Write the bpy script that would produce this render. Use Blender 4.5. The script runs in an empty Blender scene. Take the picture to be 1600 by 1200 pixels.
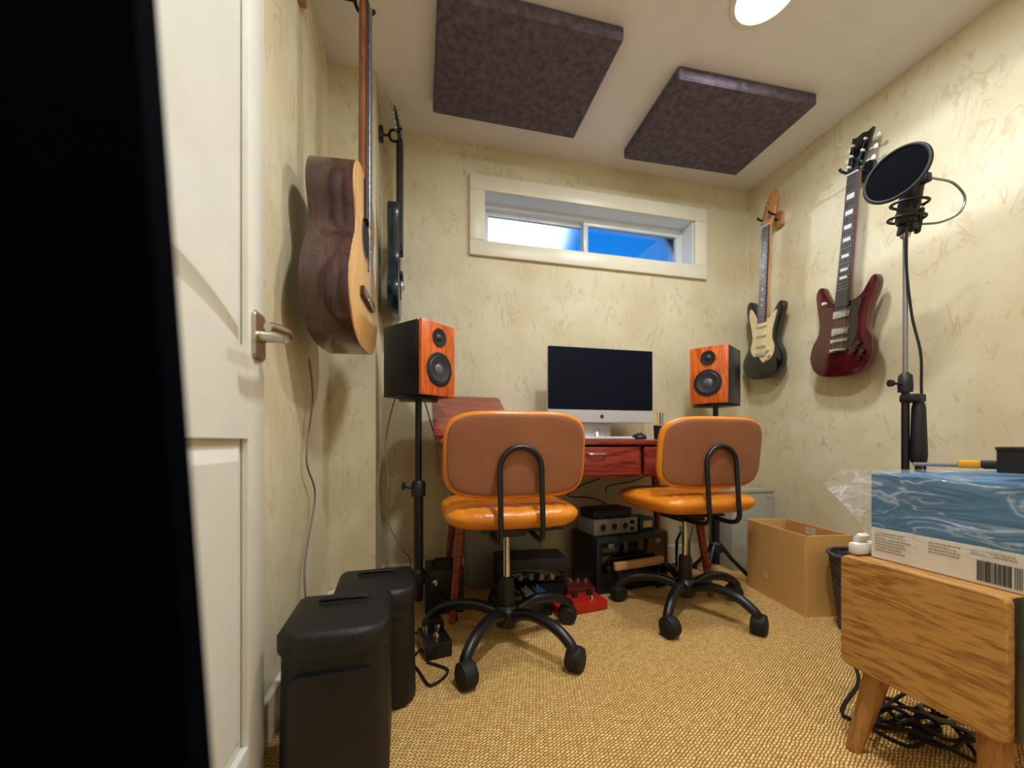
import bpy, bmesh, math, random
from mathutils import Vector, Matrix, noise
random.seed(7)
R = math.radians
SC = bpy.context.scene
COL = SC.collection

def lin(c):
    return tuple((v/255/12.92 if v/255 <= 0.04045 else ((v/255+0.055)/1.055)**2.4) for v in c)

# ------------------------------------------------------------------ camera
cam = bpy.data.cameras.new('camera'); cam.sensor_width = 36; cam.lens = 618/1600*36
cam.shift_y = 90/1600; cam.clip_start = 0.01; cam.clip_end = 200
cam.dof.use_dof = True; cam.dof.focus_distance = 1.15; cam.dof.aperture_fstop = 1.9
co = bpy.data.objects.new('camera', cam); COL.objects.link(co)
CAM = Vector((0, 0, 0.67))
co.location = CAM; co.rotation_euler = (R(90), 0, R(-13.12))
SC.camera = co
SC.view_settings.view_transform = 'Standard'; SC.view_settings.look = 'None'
SC.view_settings.gamma = 1; SC.view_settings.use_curve_mapping = False
SC.view_settings.exposure = 0.0

# ------------------------------------------------------------------ sky: deep blue with the sun's glow low ahead
W = bpy.data.worlds.new('sky'); SC.world = W; W.use_nodes = True
nt = W.node_tree; nt.nodes.clear()
def N(nt, t, **k):
    n = nt.nodes.new(t)
    for a, b in k.items(): setattr(n, a, b)
    return n
geo = N(nt, 'ShaderNodeTexCoord')
sund = Vector((0.203, 0.979, 0.555)).normalized()
dot = N(nt, 'ShaderNodeVectorMath', operation='DOT_PRODUCT'); dot.inputs[1].default_value = sund
nt.links.new(geo.outputs['Generated'], dot.inputs[0])
sep = N(nt, 'ShaderNodeSeparateXYZ'); nt.links.new(geo.outputs['Generated'], sep.inputs[0])
cr = N(nt, 'ShaderNodeValToRGB'); nt.links.new(sep.outputs['Z'], cr.inputs[0])
e = cr.color_ramp.elements
e[0].position = 0.0; e[0].color = (*lin((60, 130, 170)), 1)
e[1].position = 0.75; e[1].color = (*lin((15, 95, 235)), 1)
n = cr.color_ramp.elements.new(0.35); n.color = (*lin((16, 146, 240)), 1)
bg1 = N(nt, 'ShaderNodeBackground'); nt.links.new(cr.outputs[0], bg1.inputs[0]); bg1.inputs[1].default_value = 1.1
mr = N(nt, 'ShaderNodeMapRange'); nt.links.new(dot.outputs['Value'], mr.inputs[0])
mr.inputs[1].default_value = math.cos(R(11)); mr.inputs[2].default_value = math.cos(R(1.5))
pw = N(nt, 'ShaderNodeMath', operation='POWER'); nt.links.new(mr.outputs[0], pw.inputs[0]); pw.inputs[1].default_value = 4
ml = N(nt, 'ShaderNodeMath', operation='MULTIPLY'); nt.links.new(pw.outputs[0], ml.inputs[0]); ml.inputs[1].default_value = 30
bg2 = N(nt, 'ShaderNodeBackground'); bg2.inputs[0].default_value = (0.75, 0.9, 1, 1); nt.links.new(ml.outputs[0], bg2.inputs[1])
add = N(nt, 'ShaderNodeAddShader'); nt.links.new(bg1.outputs[0], add.inputs[0]); nt.links.new(bg2.outputs[0], add.inputs[1])
out = N(nt, 'ShaderNodeOutputWorld'); nt.links.new(add.outputs[0], out.inputs[0])

# ------------------------------------------------------------------ lights
def light(name, kind, loc, power, color, rot=(0, 0, 0), **k):
    l = bpy.data.lights.new(name, kind); l.energy = power; l.color = color
    for a, b in k.items(): setattr(l, a, b)
    o = bpy.data.objects.new(name, l); o.location = loc; o.rotation_euler = rot; COL.objects.link(o); return o
H = 2.13
WARM = (0.93, 0.95, 0.97)
# the room's three recessed ceiling lamps (the fittings are built further down)
LAMPS = [(1.10, 1.07, 12.5), (0.50, 0.38, 21), (0.75, -0.30, 5)]
for x, y, p in LAMPS:
    light('downlight_lamp', 'AREA', (x, y, H-0.012), p, WARM, shape='DISK', size=0.15)
# added spot behind the camera, cut to a patch by the front wall's opening
s = light('wall_patch_spot', 'SPOT', (0.62, -3.1, 2.0), 1100, (0.66, 0.80, 1.0), spot_size=R(40), spot_blend=0.1, shadow_soft_size=0.05)
s.rotation_euler = (Vector((1.8, 1.1, 1.65))-Vector((0.62, -3.1, 2.0))).to_track_quat('-Z', 'Y').to_euler()

# ------------------------------------------------------------------ materials
def mat(name, col, rough=0.5, metal=0, spec=0.5, var=0.08, scale=12, bump=0, bscale=80, stretch=(1, 1, 1), col2=None, coat=0, emit=None, estr=0, alpha=1, trans=0):
    m = bpy.data.materials.new(name); m.use_nodes = True; nt = m.node_tree
    b = nt.nodes['Principled BSDF']
    tc = N(nt, 'ShaderNodeTexCoord'); mp = N(nt, 'ShaderNodeMapping'); nt.links.new(tc.outputs['Object'], mp.inputs[0]); mp.inputs['Scale'].default_value = stretch
    ns = N(nt, 'ShaderNodeTexNoise'); nt.links.new(mp.outputs[0], ns.inputs['Vector']); ns.inputs['Scale'].default_value = scale; ns.inputs['Detail'].default_value = 4
    r = N(nt, 'ShaderNodeValToRGB'); nt.links.new(ns.outputs[0], r.inputs[0])
    c = lin(col); c2 = lin(col2) if col2 else tuple(max(0, v*(1-2*var)) for v in c)
    c1 = c if col2 else tuple(min(1, v*(1+var)) for v in c)
    r.color_ramp.elements[0].position = 0.3; r.color_ramp.elements[0].color = (*c2, 1)
    r.color_ramp.elements[1].position = 0.7; r.color_ramp.elements[1].color = (*c1, 1)
    nt.links.new(r.outputs[0], b.inputs['Base Color'])
    b.inputs['Roughness'].default_value = rough; b.inputs['Metallic'].default_value = metal
    b.inputs['Specular IOR Level'].default_value = spec; b.inputs['Coat Weight'].default_value = coat
    b.inputs['Alpha'].default_value = alpha; b.inputs['Transmission Weight'].default_value = trans
    if emit: b.inputs['Emission Color'].default_value = (*emit, 1); b.inputs['Emission Strength'].default_value = estr
    if bump:
        n2 = N(nt, 'ShaderNodeTexNoise'); nt.links.new(mp.outputs[0], n2.inputs['Vector']); n2.inputs['Scale'].default_value = bscale
        bp = N(nt, 'ShaderNodeBump'); bp.inputs['Strength'].default_value = bump; bp.inputs['Distance'].default_value = 0.002
        nt.links.new(n2.outputs[0], bp.inputs['Height']); nt.links.new(bp.outputs[0], b.inputs['Normal'])
    return m

def wall_mat():
    m = bpy.data.materials.new('textured_cream_wallpaper'); m.use_nodes = True; nt = m.node_tree; b = nt.nodes['Principled BSDF']
    tc = N(nt, 'ShaderNodeTexCoord')
    big = N(nt, 'ShaderNodeTexNoise'); big.inputs['Scale'].default_value = 3.5; big.inputs['Detail'].default_value = 3
    nt.links.new(tc.outputs['Object'], big.inputs['Vector'])
    r0 = N(nt, 'ShaderNodeValToRGB'); nt.links.new(big.outputs[0], r0.inputs[0])
    r0.color_ramp.elements[0].position = .3; r0.color_ramp.elements[0].color = (*lin((202, 189, 150)), 1)
    r0.color_ramp.elements[1].position = .7; r0.color_ramp.elements[1].color = (*lin((220, 211, 182)), 1)
    # vine-like ridges: contour lines of a stretched, warped noise
    mp = N(nt, 'ShaderNodeMapping'); mp.inputs['Scale'].default_value = (1.2, 1.2, 0.62); nt.links.new(tc.outputs['Object'], mp.inputs[0])
    v = N(nt, 'ShaderNodeTexNoise'); v.inputs['Scale'].default_value = 9; v.inputs['Detail'].default_value = 4; v.inputs['Distortion'].default_value = 1.0
    nt.links.new(mp.outputs[0], v.inputs['Vector'])
    sb = N(nt, 'ShaderNodeMath', operation='SUBTRACT'); nt.links.new(v.outputs[0], sb.inputs[0]); sb.inputs[1].default_value = .5
    ab = N(nt, 'ShaderNodeMath', operation='ABSOLUTE'); nt.links.new(sb.outputs[0], ab.inputs[0])
    mk = N(nt, 'ShaderNodeMapRange'); nt.links.new(ab.outputs[0], mk.inputs[0]); mk.inputs[1].default_value = 0.0; mk.inputs[2].default_value = 0.03; mk.inputs[3].default_value = 1; mk.inputs[4].default_value = 0
    # broken into short strokes
    br = N(nt, 'ShaderNodeTexNoise'); br.inputs['Scale'].default_value = 6; nt.links.new(tc.outputs['Object'], br.inputs['Vector'])
    bk = N(nt, 'ShaderNodeMapRange'); nt.links.new(br.outputs[0], bk.inputs[0]); bk.inputs[1].default_value = .48; bk.inputs[2].default_value = .62
    mu = N(nt, 'ShaderNodeMath', operation='MULTIPLY'); nt.links.new(mk.outputs[0], mu.inputs[0]); nt.links.new(bk.outputs[0], mu.inputs[1])
    # small brown flecks
    fl = N(nt, 'ShaderNodeTexNoise'); fl.inputs['Scale'].default_value = 26; fl.inputs['Detail'].default_value = 2; nt.links.new(mp.outputs[0], fl.inputs['Vector'])
    fk = N(nt, 'ShaderNodeMapRange'); nt.links.new(fl.outputs[0], fk.inputs[0]); fk.inputs[1].default_value = .63; fk.inputs[2].default_value = .75
    mx = N(nt, 'ShaderNodeMath', operation='MAXIMUM'); nt.links.new(mu.outputs[0], mx.inputs[0]); nt.links.new(fk.outputs[0], mx.inputs[1])
    m5 = N(nt, 'ShaderNodeMath', operation='MULTIPLY'); nt.links.new(mx.outputs[0], m5.inputs[0]); m5.inputs[1].default_value = .34
    mix = N(nt, 'ShaderNodeMix', data_type='RGBA'); nt.links.new(m5.outputs[0], mix.inputs[0]); nt.links.new(r0.outputs[0], mix.inputs[6]); mix.inputs[7].default_value = (*lin((160, 128, 72)), 1)
    nt.links.new(mix.outputs[2], b.inputs['Base Color']); b.inputs['Roughness'].default_value = .55
    bp = N(nt, 'ShaderNodeBump'); bp.inputs['Strength'].default_value = .6; bp.inputs['Distance'].default_value = .006
    nt.links.new(v.outputs[0], bp.inputs['Height']); nt.links.new(bp.outputs[0], b.inputs['Normal'])
    return m

def carpet_mat():
    m = bpy.data.materials.new('sisal_weave'); m.use_nodes = True; nt = m.node_tree; b = nt.nodes['Principled BSDF']
    tc = N(nt, 'ShaderNodeTexCoord')
    mp = N(nt, 'ShaderNodeMapping'); mp.inputs['Rotation'].default_value = (0, 0, R(-28)); nt.links.new(tc.outputs['Object'], mp.inputs[0])
    wn = N(nt, 'ShaderNodeTexNoise'); wn.inputs['Scale'].default_value = 45; nt.links.new(tc.outputs['Object'], wn.inputs['Vector'])
    wa = N(nt, 'ShaderNodeVectorMath', operation='MULTIPLY_ADD'); nt.links.new(wn.outputs['Color'], wa.inputs[0]); wa.inputs[1].default_value = (.008, .008, 0); nt.links.new(mp.outputs[0], wa.inputs[2])
    br = N(nt, 'ShaderNodeTexBrick'); nt.links.new(wa.outputs[0], br.inputs['Vector'])
    br.inputs['Scale'].default_value = 1; br.inputs['Brick Width'].default_value = .013; br.inputs['Row Height'].default_value = .0065
    br.inputs['Mortar Size'].default_value = .0018; br.inputs['Mortar Smooth'].default_value = 1; br.inputs['Bias'].default_value = 0
    br.inputs['Color1'].default_value = (*lin((252, 218, 150)), 1); br.inputs['Color2'].default_value = (*lin((236, 190, 112)), 1); br.inputs['Mortar'].default_value = (*lin((160, 114, 52)), 1)
    ns = N(nt, 'ShaderNodeTexNoise'); ns.inputs['Scale'].default_value = 60; nt.links.new(tc.outputs['Object'], ns.inputs['Vector'])
    n3 = N(nt, 'ShaderNodeTexNoise'); n3.inputs['Scale'].default_value = 5; nt.links.new(tc.outputs['Object'], n3.inputs['Vector'])
    mu = N(nt, 'ShaderNodeMix', data_type='RGBA', blend_type='MULTIPLY'); mu.inputs[0].default_value = .42
    rr = N(nt, 'ShaderNodeValToRGB'); nt.links.new(ns.outputs[0], rr.inputs[0]); rr.color_ramp.elements[0].position = .3; rr.color_ramp.elements[0].color = (.5, .45, .35, 1); rr.color_ramp.elements[1].position = .65
    nt.links.new(br.outputs[0], mu.inputs[6]); nt.links.new(rr.outputs[0], mu.inputs[7])
    nt.links.new(mu.outputs[2], b.inputs['Base Color']); b.inputs['Roughness'].default_value = .95; b.inputs['Specular IOR Level'].default_value = .1
    ad = N(nt, 'ShaderNodeMath', operation='SUBTRACT'); nt.links.new(ns.outputs[0], ad.inputs[0]); nt.links.new(br.outputs['Fac'], ad.inputs[1])
    bp = N(nt, 'ShaderNodeBump'); bp.inputs['Strength'].default_value = .8; bp.inputs['Distance'].default_value = .004
    nt.links.new(ad.outputs[0], bp.inputs['Height']); nt.links.new(bp.outputs[0], b.inputs['Normal'])
    return m

def wood_mat(name, c1, c2, axis=0, rough=.4, scale=3.5, coat=0):
    m = bpy.data.materials.new(name); m.use_nodes = True; nt = m.node_tree; b = nt.nodes['Principled BSDF']
    tc = N(nt, 'ShaderNodeTexCoord'); mp = N(nt, 'ShaderNodeMapping'); nt.links.new(tc.outputs['Object'], mp.inputs[0])
    sc = [9, 9, 9]; sc[axis] = .9; mp.inputs['Scale'].default_value = sc
    ns = N(nt, 'ShaderNodeTexNoise'); ns.inputs['Scale'].default_value = scale; ns.inputs['Detail'].default_value = 3; ns.inputs['Distortion'].default_value = .8; nt.links.new(mp.outputs[0], ns.inputs['Vector'])
    ml = N(nt, 'ShaderNodeMath', operation='MULTIPLY'); nt.links.new(ns.outputs[0], ml.inputs[0]); ml.inputs[1].default_value = 9
    fr = N(nt, 'ShaderNodeMath', operation='PINGPONG'); nt.links.new(ml.outputs[0], fr.inputs[0]); fr.inputs[1].default_value = 1
    n2 = N(nt, 'ShaderNodeTexNoise'); n2.inputs['Scale'].default_value = scale*8; nt.links.new(mp.outputs[0], n2.inputs['Vector'])
    av = N(nt, 'ShaderNodeMath', operation='MULTIPLY_ADD'); nt.links.new(fr.outputs[0], av.inputs[0]); av.inputs[1].default_value = .45; nt.links.new(n2.outputs[0], av.inputs[2])
    r = N(nt, 'ShaderNodeValToRGB'); nt.links.new(av.outputs[0], r.inputs[0]); r.color_ramp.elements[0].position = .45; r.color_ramp.elements[1].position = .85
    r.color_ramp.elements[0].color = (*lin(c2), 1); r.color_ramp.elements[1].color = (*lin(c1), 1)
    nt.links.new(r.outputs[0], b.inputs['Base Color']); b.inputs['Roughness'].default_value = rough; b.inputs['Coat Weight'].default_value = coat
    return m

M = {}
M['wall'] = wall_mat(); M['carpet'] = carpet_mat()
M['ceiling'] = mat('ceiling_paint', (230, 226, 226), .8, var=.02, bump=.1)
M['trim'] = mat('white_trim_paint', (232, 226, 205), .35, var=.02)
M['vinyl'] = mat('white_window_vinyl', (225, 230, 235), .3, var=.02)
M['door'] = mat('glossy_white_door_paint', (226, 224, 212), .26, var=.02, bump=.1, bscale=40)
M['bezel'] = mat('bezel_black', (2, 3, 8), .9, spec=.02, var=.2)
M['acoustic_panel'] = mat('grey_felt', (112, 102, 112), .95, col2=(82, 74, 86), scale=38, bump=.5, bscale=300, spec=.1)
M['leather'] = mat('tan_leather', (226, 138, 36), .28, var=.10, scale=8, bump=.4, bscale=160)
M['shell'] = mat('tan_leather_back_shaded', (148, 92, 62), .45, var=.06, scale=10, bump=.2, bscale=200)  # darker than the seat: shade of the side facing away is in the colour
M['black_metal'] = mat('black_powder_coat', (16, 17, 22), .38, var=.2)
M['black_plastic'] = mat('black_plastic', (20, 22, 26), .5, var=.2, bump=.3, bscale=300)
M['pa_black'] = mat('black_speaker_plastic', (5, 6, 9), .5, var=.15, bump=.5, bscale=350)
M['cabinet_vinyl'] = mat('black_cabinet_vinyl', (14, 20, 34), .35, var=.15)
M['rubber'] = mat('black_rubber', (12, 12, 13), .7, var=.2)
M['chrome'] = mat('chrome', (210, 212, 215), .15, metal=1, var=.02)
M['steel'] = mat('grey_steel', (150, 152, 155), .35, metal=.8, var=.04)
M['nickel'] = mat('satin_nickel', (196, 190, 176), .28, metal=1, var=.03)
M['cherry_front'] = wood_mat('orange_wood_veneer', (222, 110, 44), (170, 70, 24), 2, .3, 4)
M['mahogany'] = wood_mat('mahogany', (150, 62, 48), (98, 32, 28), 0, .28, 3, .3)
M['oak_y'] = wood_mat('light_oak', (192, 144, 78), (146, 98, 42), 1, .45, 4.2)
M['leg_wood'] = wood_mat('stained_leg_wood', (172, 122, 66), (136, 90, 46), 2, .4, 3)
M['spruce'] = wood_mat('spruce_top', (226, 178, 112), (204, 150, 84), 2, .25, 5, .4)
M['rosewood'] = wood_mat('dark_mahogany_side', (78, 50, 46), (56, 36, 38), 2, .24, 3, .5)
M['neck_wood'] = wood_mat('neck_wood', (150, 92, 52), (112, 64, 36), 2, .35, 5)
M['maple'] = wood_mat('maple', (214, 150, 92), (184, 116, 66), 2, .3, 5)
M['fretboard'] = mat('dark_fretboard', (58, 42, 40), .5, var=.2, stretch=(1, 1, .1))
M['cherry_red'] = mat('cherry_red_lacquer', (74, 12, 18), .12, var=.15, coat=.6)
M['gloss_black'] = mat('gloss_black_lacquer', (8, 9, 12), .12, var=.1, coat=.5)
M['teal_black'] = mat('dark_teal_lacquer', (14, 36, 46), .25, var=.1, coat=.3)
M['cream'] = mat('cream_plastic', (226, 210, 160), .4, var=.03)
M['pearl'] = mat('pearl_inlay', (225, 225, 220), .3, var=.03)
M['silver'] = mat('silver_aluminium', (206, 208, 214), .32, metal=.5, var=.02)
M['screen'] = mat('dark_screen_glass', (4, 8, 26), .55, spec=.12, var=.05)
M['white_plastic'] = mat('white_plastic', (226, 226, 222), .4, var=.02)
M['logo'] = mat('dark_logo', (30, 32, 38), .4)
M['cone'] = mat('woofer_cone', (44, 46, 50), .45, var=.1)
M['cone_light'] = mat('woofer_cap', (96, 100, 106), .35, var=.1)
M['kraft'] = mat('kraft_cardboard', (214, 166, 98), .8, var=.05, scale=5, spec=.2)
M['kraft_dark'] = mat('kraft_cardboard_inside', (176, 126, 70), .85, var=.05, spec=.2)
M['tape'] = mat('pale_tape', (214, 196, 150), .4)
M['galv'] = mat('grey_painted_metal', (160, 158, 142), .5, var=.06)
M['basket'] = mat('dark_woven_basket', (92, 88, 86), .7, col2=(40, 38, 40), scale=90)
M['carton_white'] = mat('printed_white_carton', (224, 218, 206), .6, var=.03)
M['carton_blue'] = mat('blue_carton', (18, 104, 150), .5, var=.08)
M['ink'] = mat('black_print', (22, 20, 22), .6)
M['ink_grey'] = mat('grey_print', (110, 104, 98), .6)
M['yellow'] = mat('yellow_orange_grip', (232, 160, 30), .4)
M['red_case'] = mat('red_pedal_enamel', (170, 30, 22), .3, var=.1)
M['blue_plastic'] = mat('blue_plastic', (30, 70, 120), .4)
M['tan_wood'] = wood_mat('pale_tan_wood', (206, 160, 106), (184, 136, 84), 0, .5, 4)
M['grey_plastic'] = mat('translucent_grey_plastic', (150, 146, 138), .35, var=.06, alpha=.8)
M['face_grey'] = mat('grey_face_plate', (150, 152, 162), .4, metal=.2, var=.05)
M['cable_grey'] = mat('grey_cable', (120, 112, 100), .6)
M['lamp'] = mat('lit_lamp_diffuser', (255, 255, 255), .5, emit=(0.86, .80, 1), estr=5)
M['paper'] = mat('white_foam', (226, 224, 216), .8, var=.03)

def bag_mat():
    m = bpy.data.materials.new('clear_plastic_bag'); m.use_nodes = True; nt = m.node_tree; b = nt.nodes['Principled BSDF']
    b.inputs['Base Color'].default_value = (.82, .9, .95, 1); b.inputs['Roughness'].default_value = .18; b.inputs['Coat Weight'].default_value = .6
    b.inputs['Specular IOR Level'].default_value = .9
    tc = N(nt, 'ShaderNodeTexCoord'); mp = N(nt, 'ShaderNodeMapping'); mp.inputs['Scale'].default_value = (5, 5, 14); nt.links.new(tc.outputs['Object'], mp.inputs[0])
    ns = N(nt, 'ShaderNodeTexNoise'); ns.inputs['Scale'].default_value = 1.6; ns.inputs['Detail'].default_value = 4; ns.inputs['Distortion'].default_value = 1.4; nt.links.new(mp.outputs[0], ns.inputs['Vector'])
    sb = N(nt, 'ShaderNodeMath', operation='SUBTRACT'); nt.links.new(ns.outputs[0], sb.inputs[0]); sb.inputs[1].default_value = .5
    ab = N(nt, 'ShaderNodeMath', operation='ABSOLUTE'); nt.links.new(sb.outputs[0], ab.inputs[0])
    mr = N(nt, 'ShaderNodeMapRange'); nt.links.new(ab.outputs[0], mr.inputs[0]); mr.inputs[1].default_value = 0; mr.inputs[2].default_value = .035; mr.inputs[3].default_value = .42; mr.inputs[4].default_value = .11
    nt.links.new(mr.outputs[0], b.inputs['Alpha'])
    bp = N(nt, 'ShaderNodeBump'); bp.inputs['Strength'].default_value = 1; bp.inputs['Distance'].default_value = .02
    nt.links.new(ns.outputs[0], bp.inputs['Height']); nt.links.new(bp.outputs[0], b.inputs['Normal'])
    return m
M['bag'] = bag_mat()
def glass_mat():
    m = bpy.data.materials.new('window_glass'); m.use_nodes = True; nt = m.node_tree; nt.nodes.clear()
    t = N(nt, 'ShaderNodeBsdfTransparent'); t.inputs[0].default_value = (.93, .97, 1, 1)
    g = N(nt, 'ShaderNodeBsdfGlossy'); g.inputs['Roughness'].default_value = .03
    f = N(nt, 'ShaderNodeFresnel'); x = N(nt, 'ShaderNodeMixShader'); o = N(nt, 'ShaderNodeOutputMaterial')
    nt.links.new(f.outputs[0], x.inputs[0]); nt.links.new(t.outputs[0], x.inputs[1]); nt.links.new(g.outputs[0], x.inputs[2]); nt.links.new(x.outputs[0], o.inputs[0])
    return m
M['glass'] = glass_mat()

# ------------------------------------------------------------------ mesh helpers
def link(name, bm, m, parent=None, smooth=True, loc=None, rot=None):
    me = bpy.data.meshes.new(name)
    bmesh.ops.recalc_face_normals(bm, faces=bm.faces)
    bm.to_mesh(me); bm.free()
    me.materials.append(M[m] if isinstance(m, str) else m)
    if smooth:
        for p in me.polygons: p.use_smooth = True
        try: me.set_sharp_from_angle(angle=R(38))
        except Exception: pass
    o = bpy.data.objects.new(name, me); COL.objects.link(o)
    if parent: o.parent = parent
    if loc: o.location = loc
    if rot: o.rotation_euler = rot
    return o
def BM(): return bmesh.new()
def box(bm, c, s, bev=0, rot=None, seg=2):
    r = bmesh.ops.create_cube(bm, size=1)
    vs = r['verts']
    for v in vs: v.co = Vector((v.co.x*s[0], v.co.y*s[1], v.co.z*s[2]))
    if bev:
        es = list({e for v in vs for e in v.link_edges})
        rr = bmesh.ops.bevel(bm, geom=es, offset=bev, segments=seg, affect='EDGES', profile=.5)
        vs = list({v for f in rr['faces'] for v in f.verts} | {v for v in vs if v.is_valid})
    mt = Matrix.Translation(c)
    if rot: mt = mt @ rot.to_4x4()
    bmesh.ops.transform(bm, matrix=mt, verts=vs)
    return bm
def cyl(bm, p0, p1, r0, r1=None, seg=20, caps=True):
    r1 = r0 if r1 is None else r1
    p0, p1 = Vector(p0), Vector(p1); d = p1-p0
    q = d.to_track_quat('Z', 'Y').to_matrix().to_4x4()
    bmesh.ops.create_cone(bm, cap_ends=caps, segments=seg, radius1=r0, radius2=r1, depth=d.length, matrix=Matrix.Translation((p0+p1)/2) @ q)
    return bm
def lathe(bm, prof, c=(0, 0, 0), axis=(0, 0, 1), seg=24):
    q = Vector(axis).to_track_quat('Z', 'Y').to_matrix(); c = Vector(c); rings = []
    for r, h in prof:
        if r < 1e-6: rings.append([bm.verts.new(c+q @ Vector((0, 0, h)))])
        else: rings.append([bm.verts.new(c+q @ Vector((r*math.cos(2*math.pi*k/seg), r*math.sin(2*math.pi*k/seg), h))) for k in range(seg)])
    for a, b in zip(rings, rings[1:]):
        for k in range(seg):
            l = (k+1) % seg
            if len(a) == 1 and len(b) > 1: bm.faces.new((a[0], b[k], b[l]))
            elif len(b) == 1 and len(a) > 1: bm.faces.new((a[k], a[l], b[0]))
            elif len(a) > 1: bm.faces.new((a[k], a[l], b[l], b[k]))
    return bm
def spline(pts, n=6, closed=False):
    P = [Vector(p) for p in pts]; o = []; L = len(P)
    for i in range(L if closed else L-1):
        if closed: a, b, c, d = P[i-1], P[i], P[(i+1) % L], P[(i+2) % L]
        else: a, b, c, d = P[max(i-1, 0)], P[i], P[i+1], P[min(i+2, L-1)]
        for k in range(n):
            t = k/n
            o.append(.5*((2*b)+(c-a)*t+(2*a-5*b+4*c-d)*t*t+(3*b-3*c+d-a)*t**3))
    if not closed: o.append(P[-1])
    return o
def tube(bm, pts, r, seg=8, r1=None, closed=False):
    pts = [Vector(p) for p in pts]; L = len(pts); rings = []; up = None
    for i, p in enumerate(pts):
        t = (pts[(i+1) % L]-pts[i-1]) if closed else (pts[min(i+1, L-1)]-pts[max(i-1, 0)])
        t.normalize()
        if up is None: up = Vector((0, 0, 1)) if abs(t.z) < .9 else Vector((1, 0, 0))
        s = t.cross(up); s.normalize(); u = s.cross(t); up = u
        rr = r if r1 is None else r+(r1-r)*i/(L-1)
        rings.append([bm.verts.new(p+rr*(math.cos(2*math.pi*k/seg)*s+math.sin(2*math.pi*k/seg)*u)) for k in range(seg)])
    rg = list(zip(rings, rings[1:]))+([(rings[-1], rings[0])] if closed else [])
    for a, b in rg:
        for k in range(seg): bm.faces.new((a[k], a[(k+1) % seg], b[(k+1) % seg], b[k]))
    if not closed: bm.faces.new(rings[0]); bm.faces.new(rings[-1][::-1])
    return bm
def area2(o): return sum(o[i][0]*o[(i+1) % len(o)][1]-o[(i+1) % len(o)][0]*o[i][1] for i in range(len(o)))/2
def slab(bm, outline, rings, fn):
    """outline: 2D points; rings: (inset, depth) from front to back; fn(u, v, d) -> 3D."""
    o = [Vector((p[0], p[1])) for p in outline]
    if area2(o) < 0: o.reverse()
    L = len(o); nm = []
    for i in range(L):
        t = o[(i+1) % L]-o[i-1]; t.normalize(); nm.append(Vector((-t.y, t.x)))
    R_ = [[bm.verts.new(fn(o[i].x+nm[i].x*ins, o[i].y+nm[i].y*ins, d)) for i in range(L)] for ins, d in rings]
    for a, b in zip(R_, R_[1:]):
        for k in range(L): bm.faces.new((a[k], a[(k+1) % L], b[(k+1) % L], b[k]))
    bm.faces.new(R_[0][::-1]); bm.faces.new(R_[-1])
    return bm
def rrect(w, h, r, n=5, cx=0, cy=0):
    o = []
    for sx, sy, a in ((1, 1, 0), (-1, 1, 90), (-1, -1, 180), (1, -1, 270)):
        for k in range(n+1):
            t = R(a+90*k/n); o.append((cx+sx*(w/2-r)+r*math.cos(t), cy+sy*(h/2-r)+r*math.sin(t)))
    return o
def tag(o, label, cat, group=None, kind=None):
    if label: o['label'] = label
    if cat: o['category'] = cat
    if group: o['group'] = group
    if kind: o['kind'] = kind
    return o
def thing(name, label, cat, loc, rot=(0, 0, 0), group=None):
    o = bpy.data.objects.new(name, None); COL.objects.link(o); o.empty_display_size = .05
    o.location = loc; o.rotation_euler = rot
    return tag(o, label, cat, group)
def struct(name, bm, m, parent=None, smooth=False):
    o = link(name, bm, m, parent, smooth)
    if not parent: o['kind'] = 'structure'
    return o
def dup(root, loc, rot, label):
    def rec(o, par):
        c = o.copy(); COL.objects.link(c)
        if par: c.parent = par
        for ch in [x for x in bpy.data.objects if x.parent == o]: rec(ch, c)
        return c
    r = rec(root, None); r.location = loc; r.rotation_euler = rot; r['label'] = label
    return r

# ------------------------------------------------------------------ room shell
XL, XR, YB, YF, XJ, YJ = -0.34, 1.865, 1.93, -0.62, -0.17, 1.64   # XJ/YJ: the wall's jog near the far left corner
T = .1
struct('floor', box(BM(), ((XL+XR)/2, (YB+YF)/2, -.05), (XR-XL+2*T, YB-YF+2*T, .1)), 'carpet')
struct('ceiling', box(BM(), ((XL+XR)/2, (YB+YF)/2, H+.05), (XR-XL+2*T, YB-YF+2*T+.3, .1)), 'ceiling')
struct('wall_right', box(BM(), (XR+T/2, (YB+YF)/2, H/2), (T, YB-YF+2*T, H)), 'wall')
struct('wall_left', box(BM(), (XL-T/2, (YB+YF)/2, H/2), (T, YB-YF+2*T, H)), 'wall')
struct('wall_left_jog', box(BM(), ((XL+XJ)/2, (YJ+YB)/2, H/2), (XJ-XL, YB-YJ, H)), 'wall')
WX0, WX1, WZ0, WZ1, WT = .30, 1.495, 1.655, 1.91, .2
bm = BM()
box(bm, ((XL+XR)/2, YB+WT/2, WZ0/2), (XR-XL, WT, WZ0))
box(bm, ((XL+XR)/2, YB+WT/2, (WZ1+H)/2), (XR-XL, WT, H-WZ1))
box(bm, ((XL+WX0)/2, YB+WT/2, (WZ0+WZ1)/2), (WX0-XL, WT, WZ1-WZ0))
box(bm, ((WX1+XR)/2, YB+WT/2, (WZ0+WZ1)/2), (XR-WX1, WT, WZ1-WZ0))
struct('wall_back', bm, 'wall')
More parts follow.
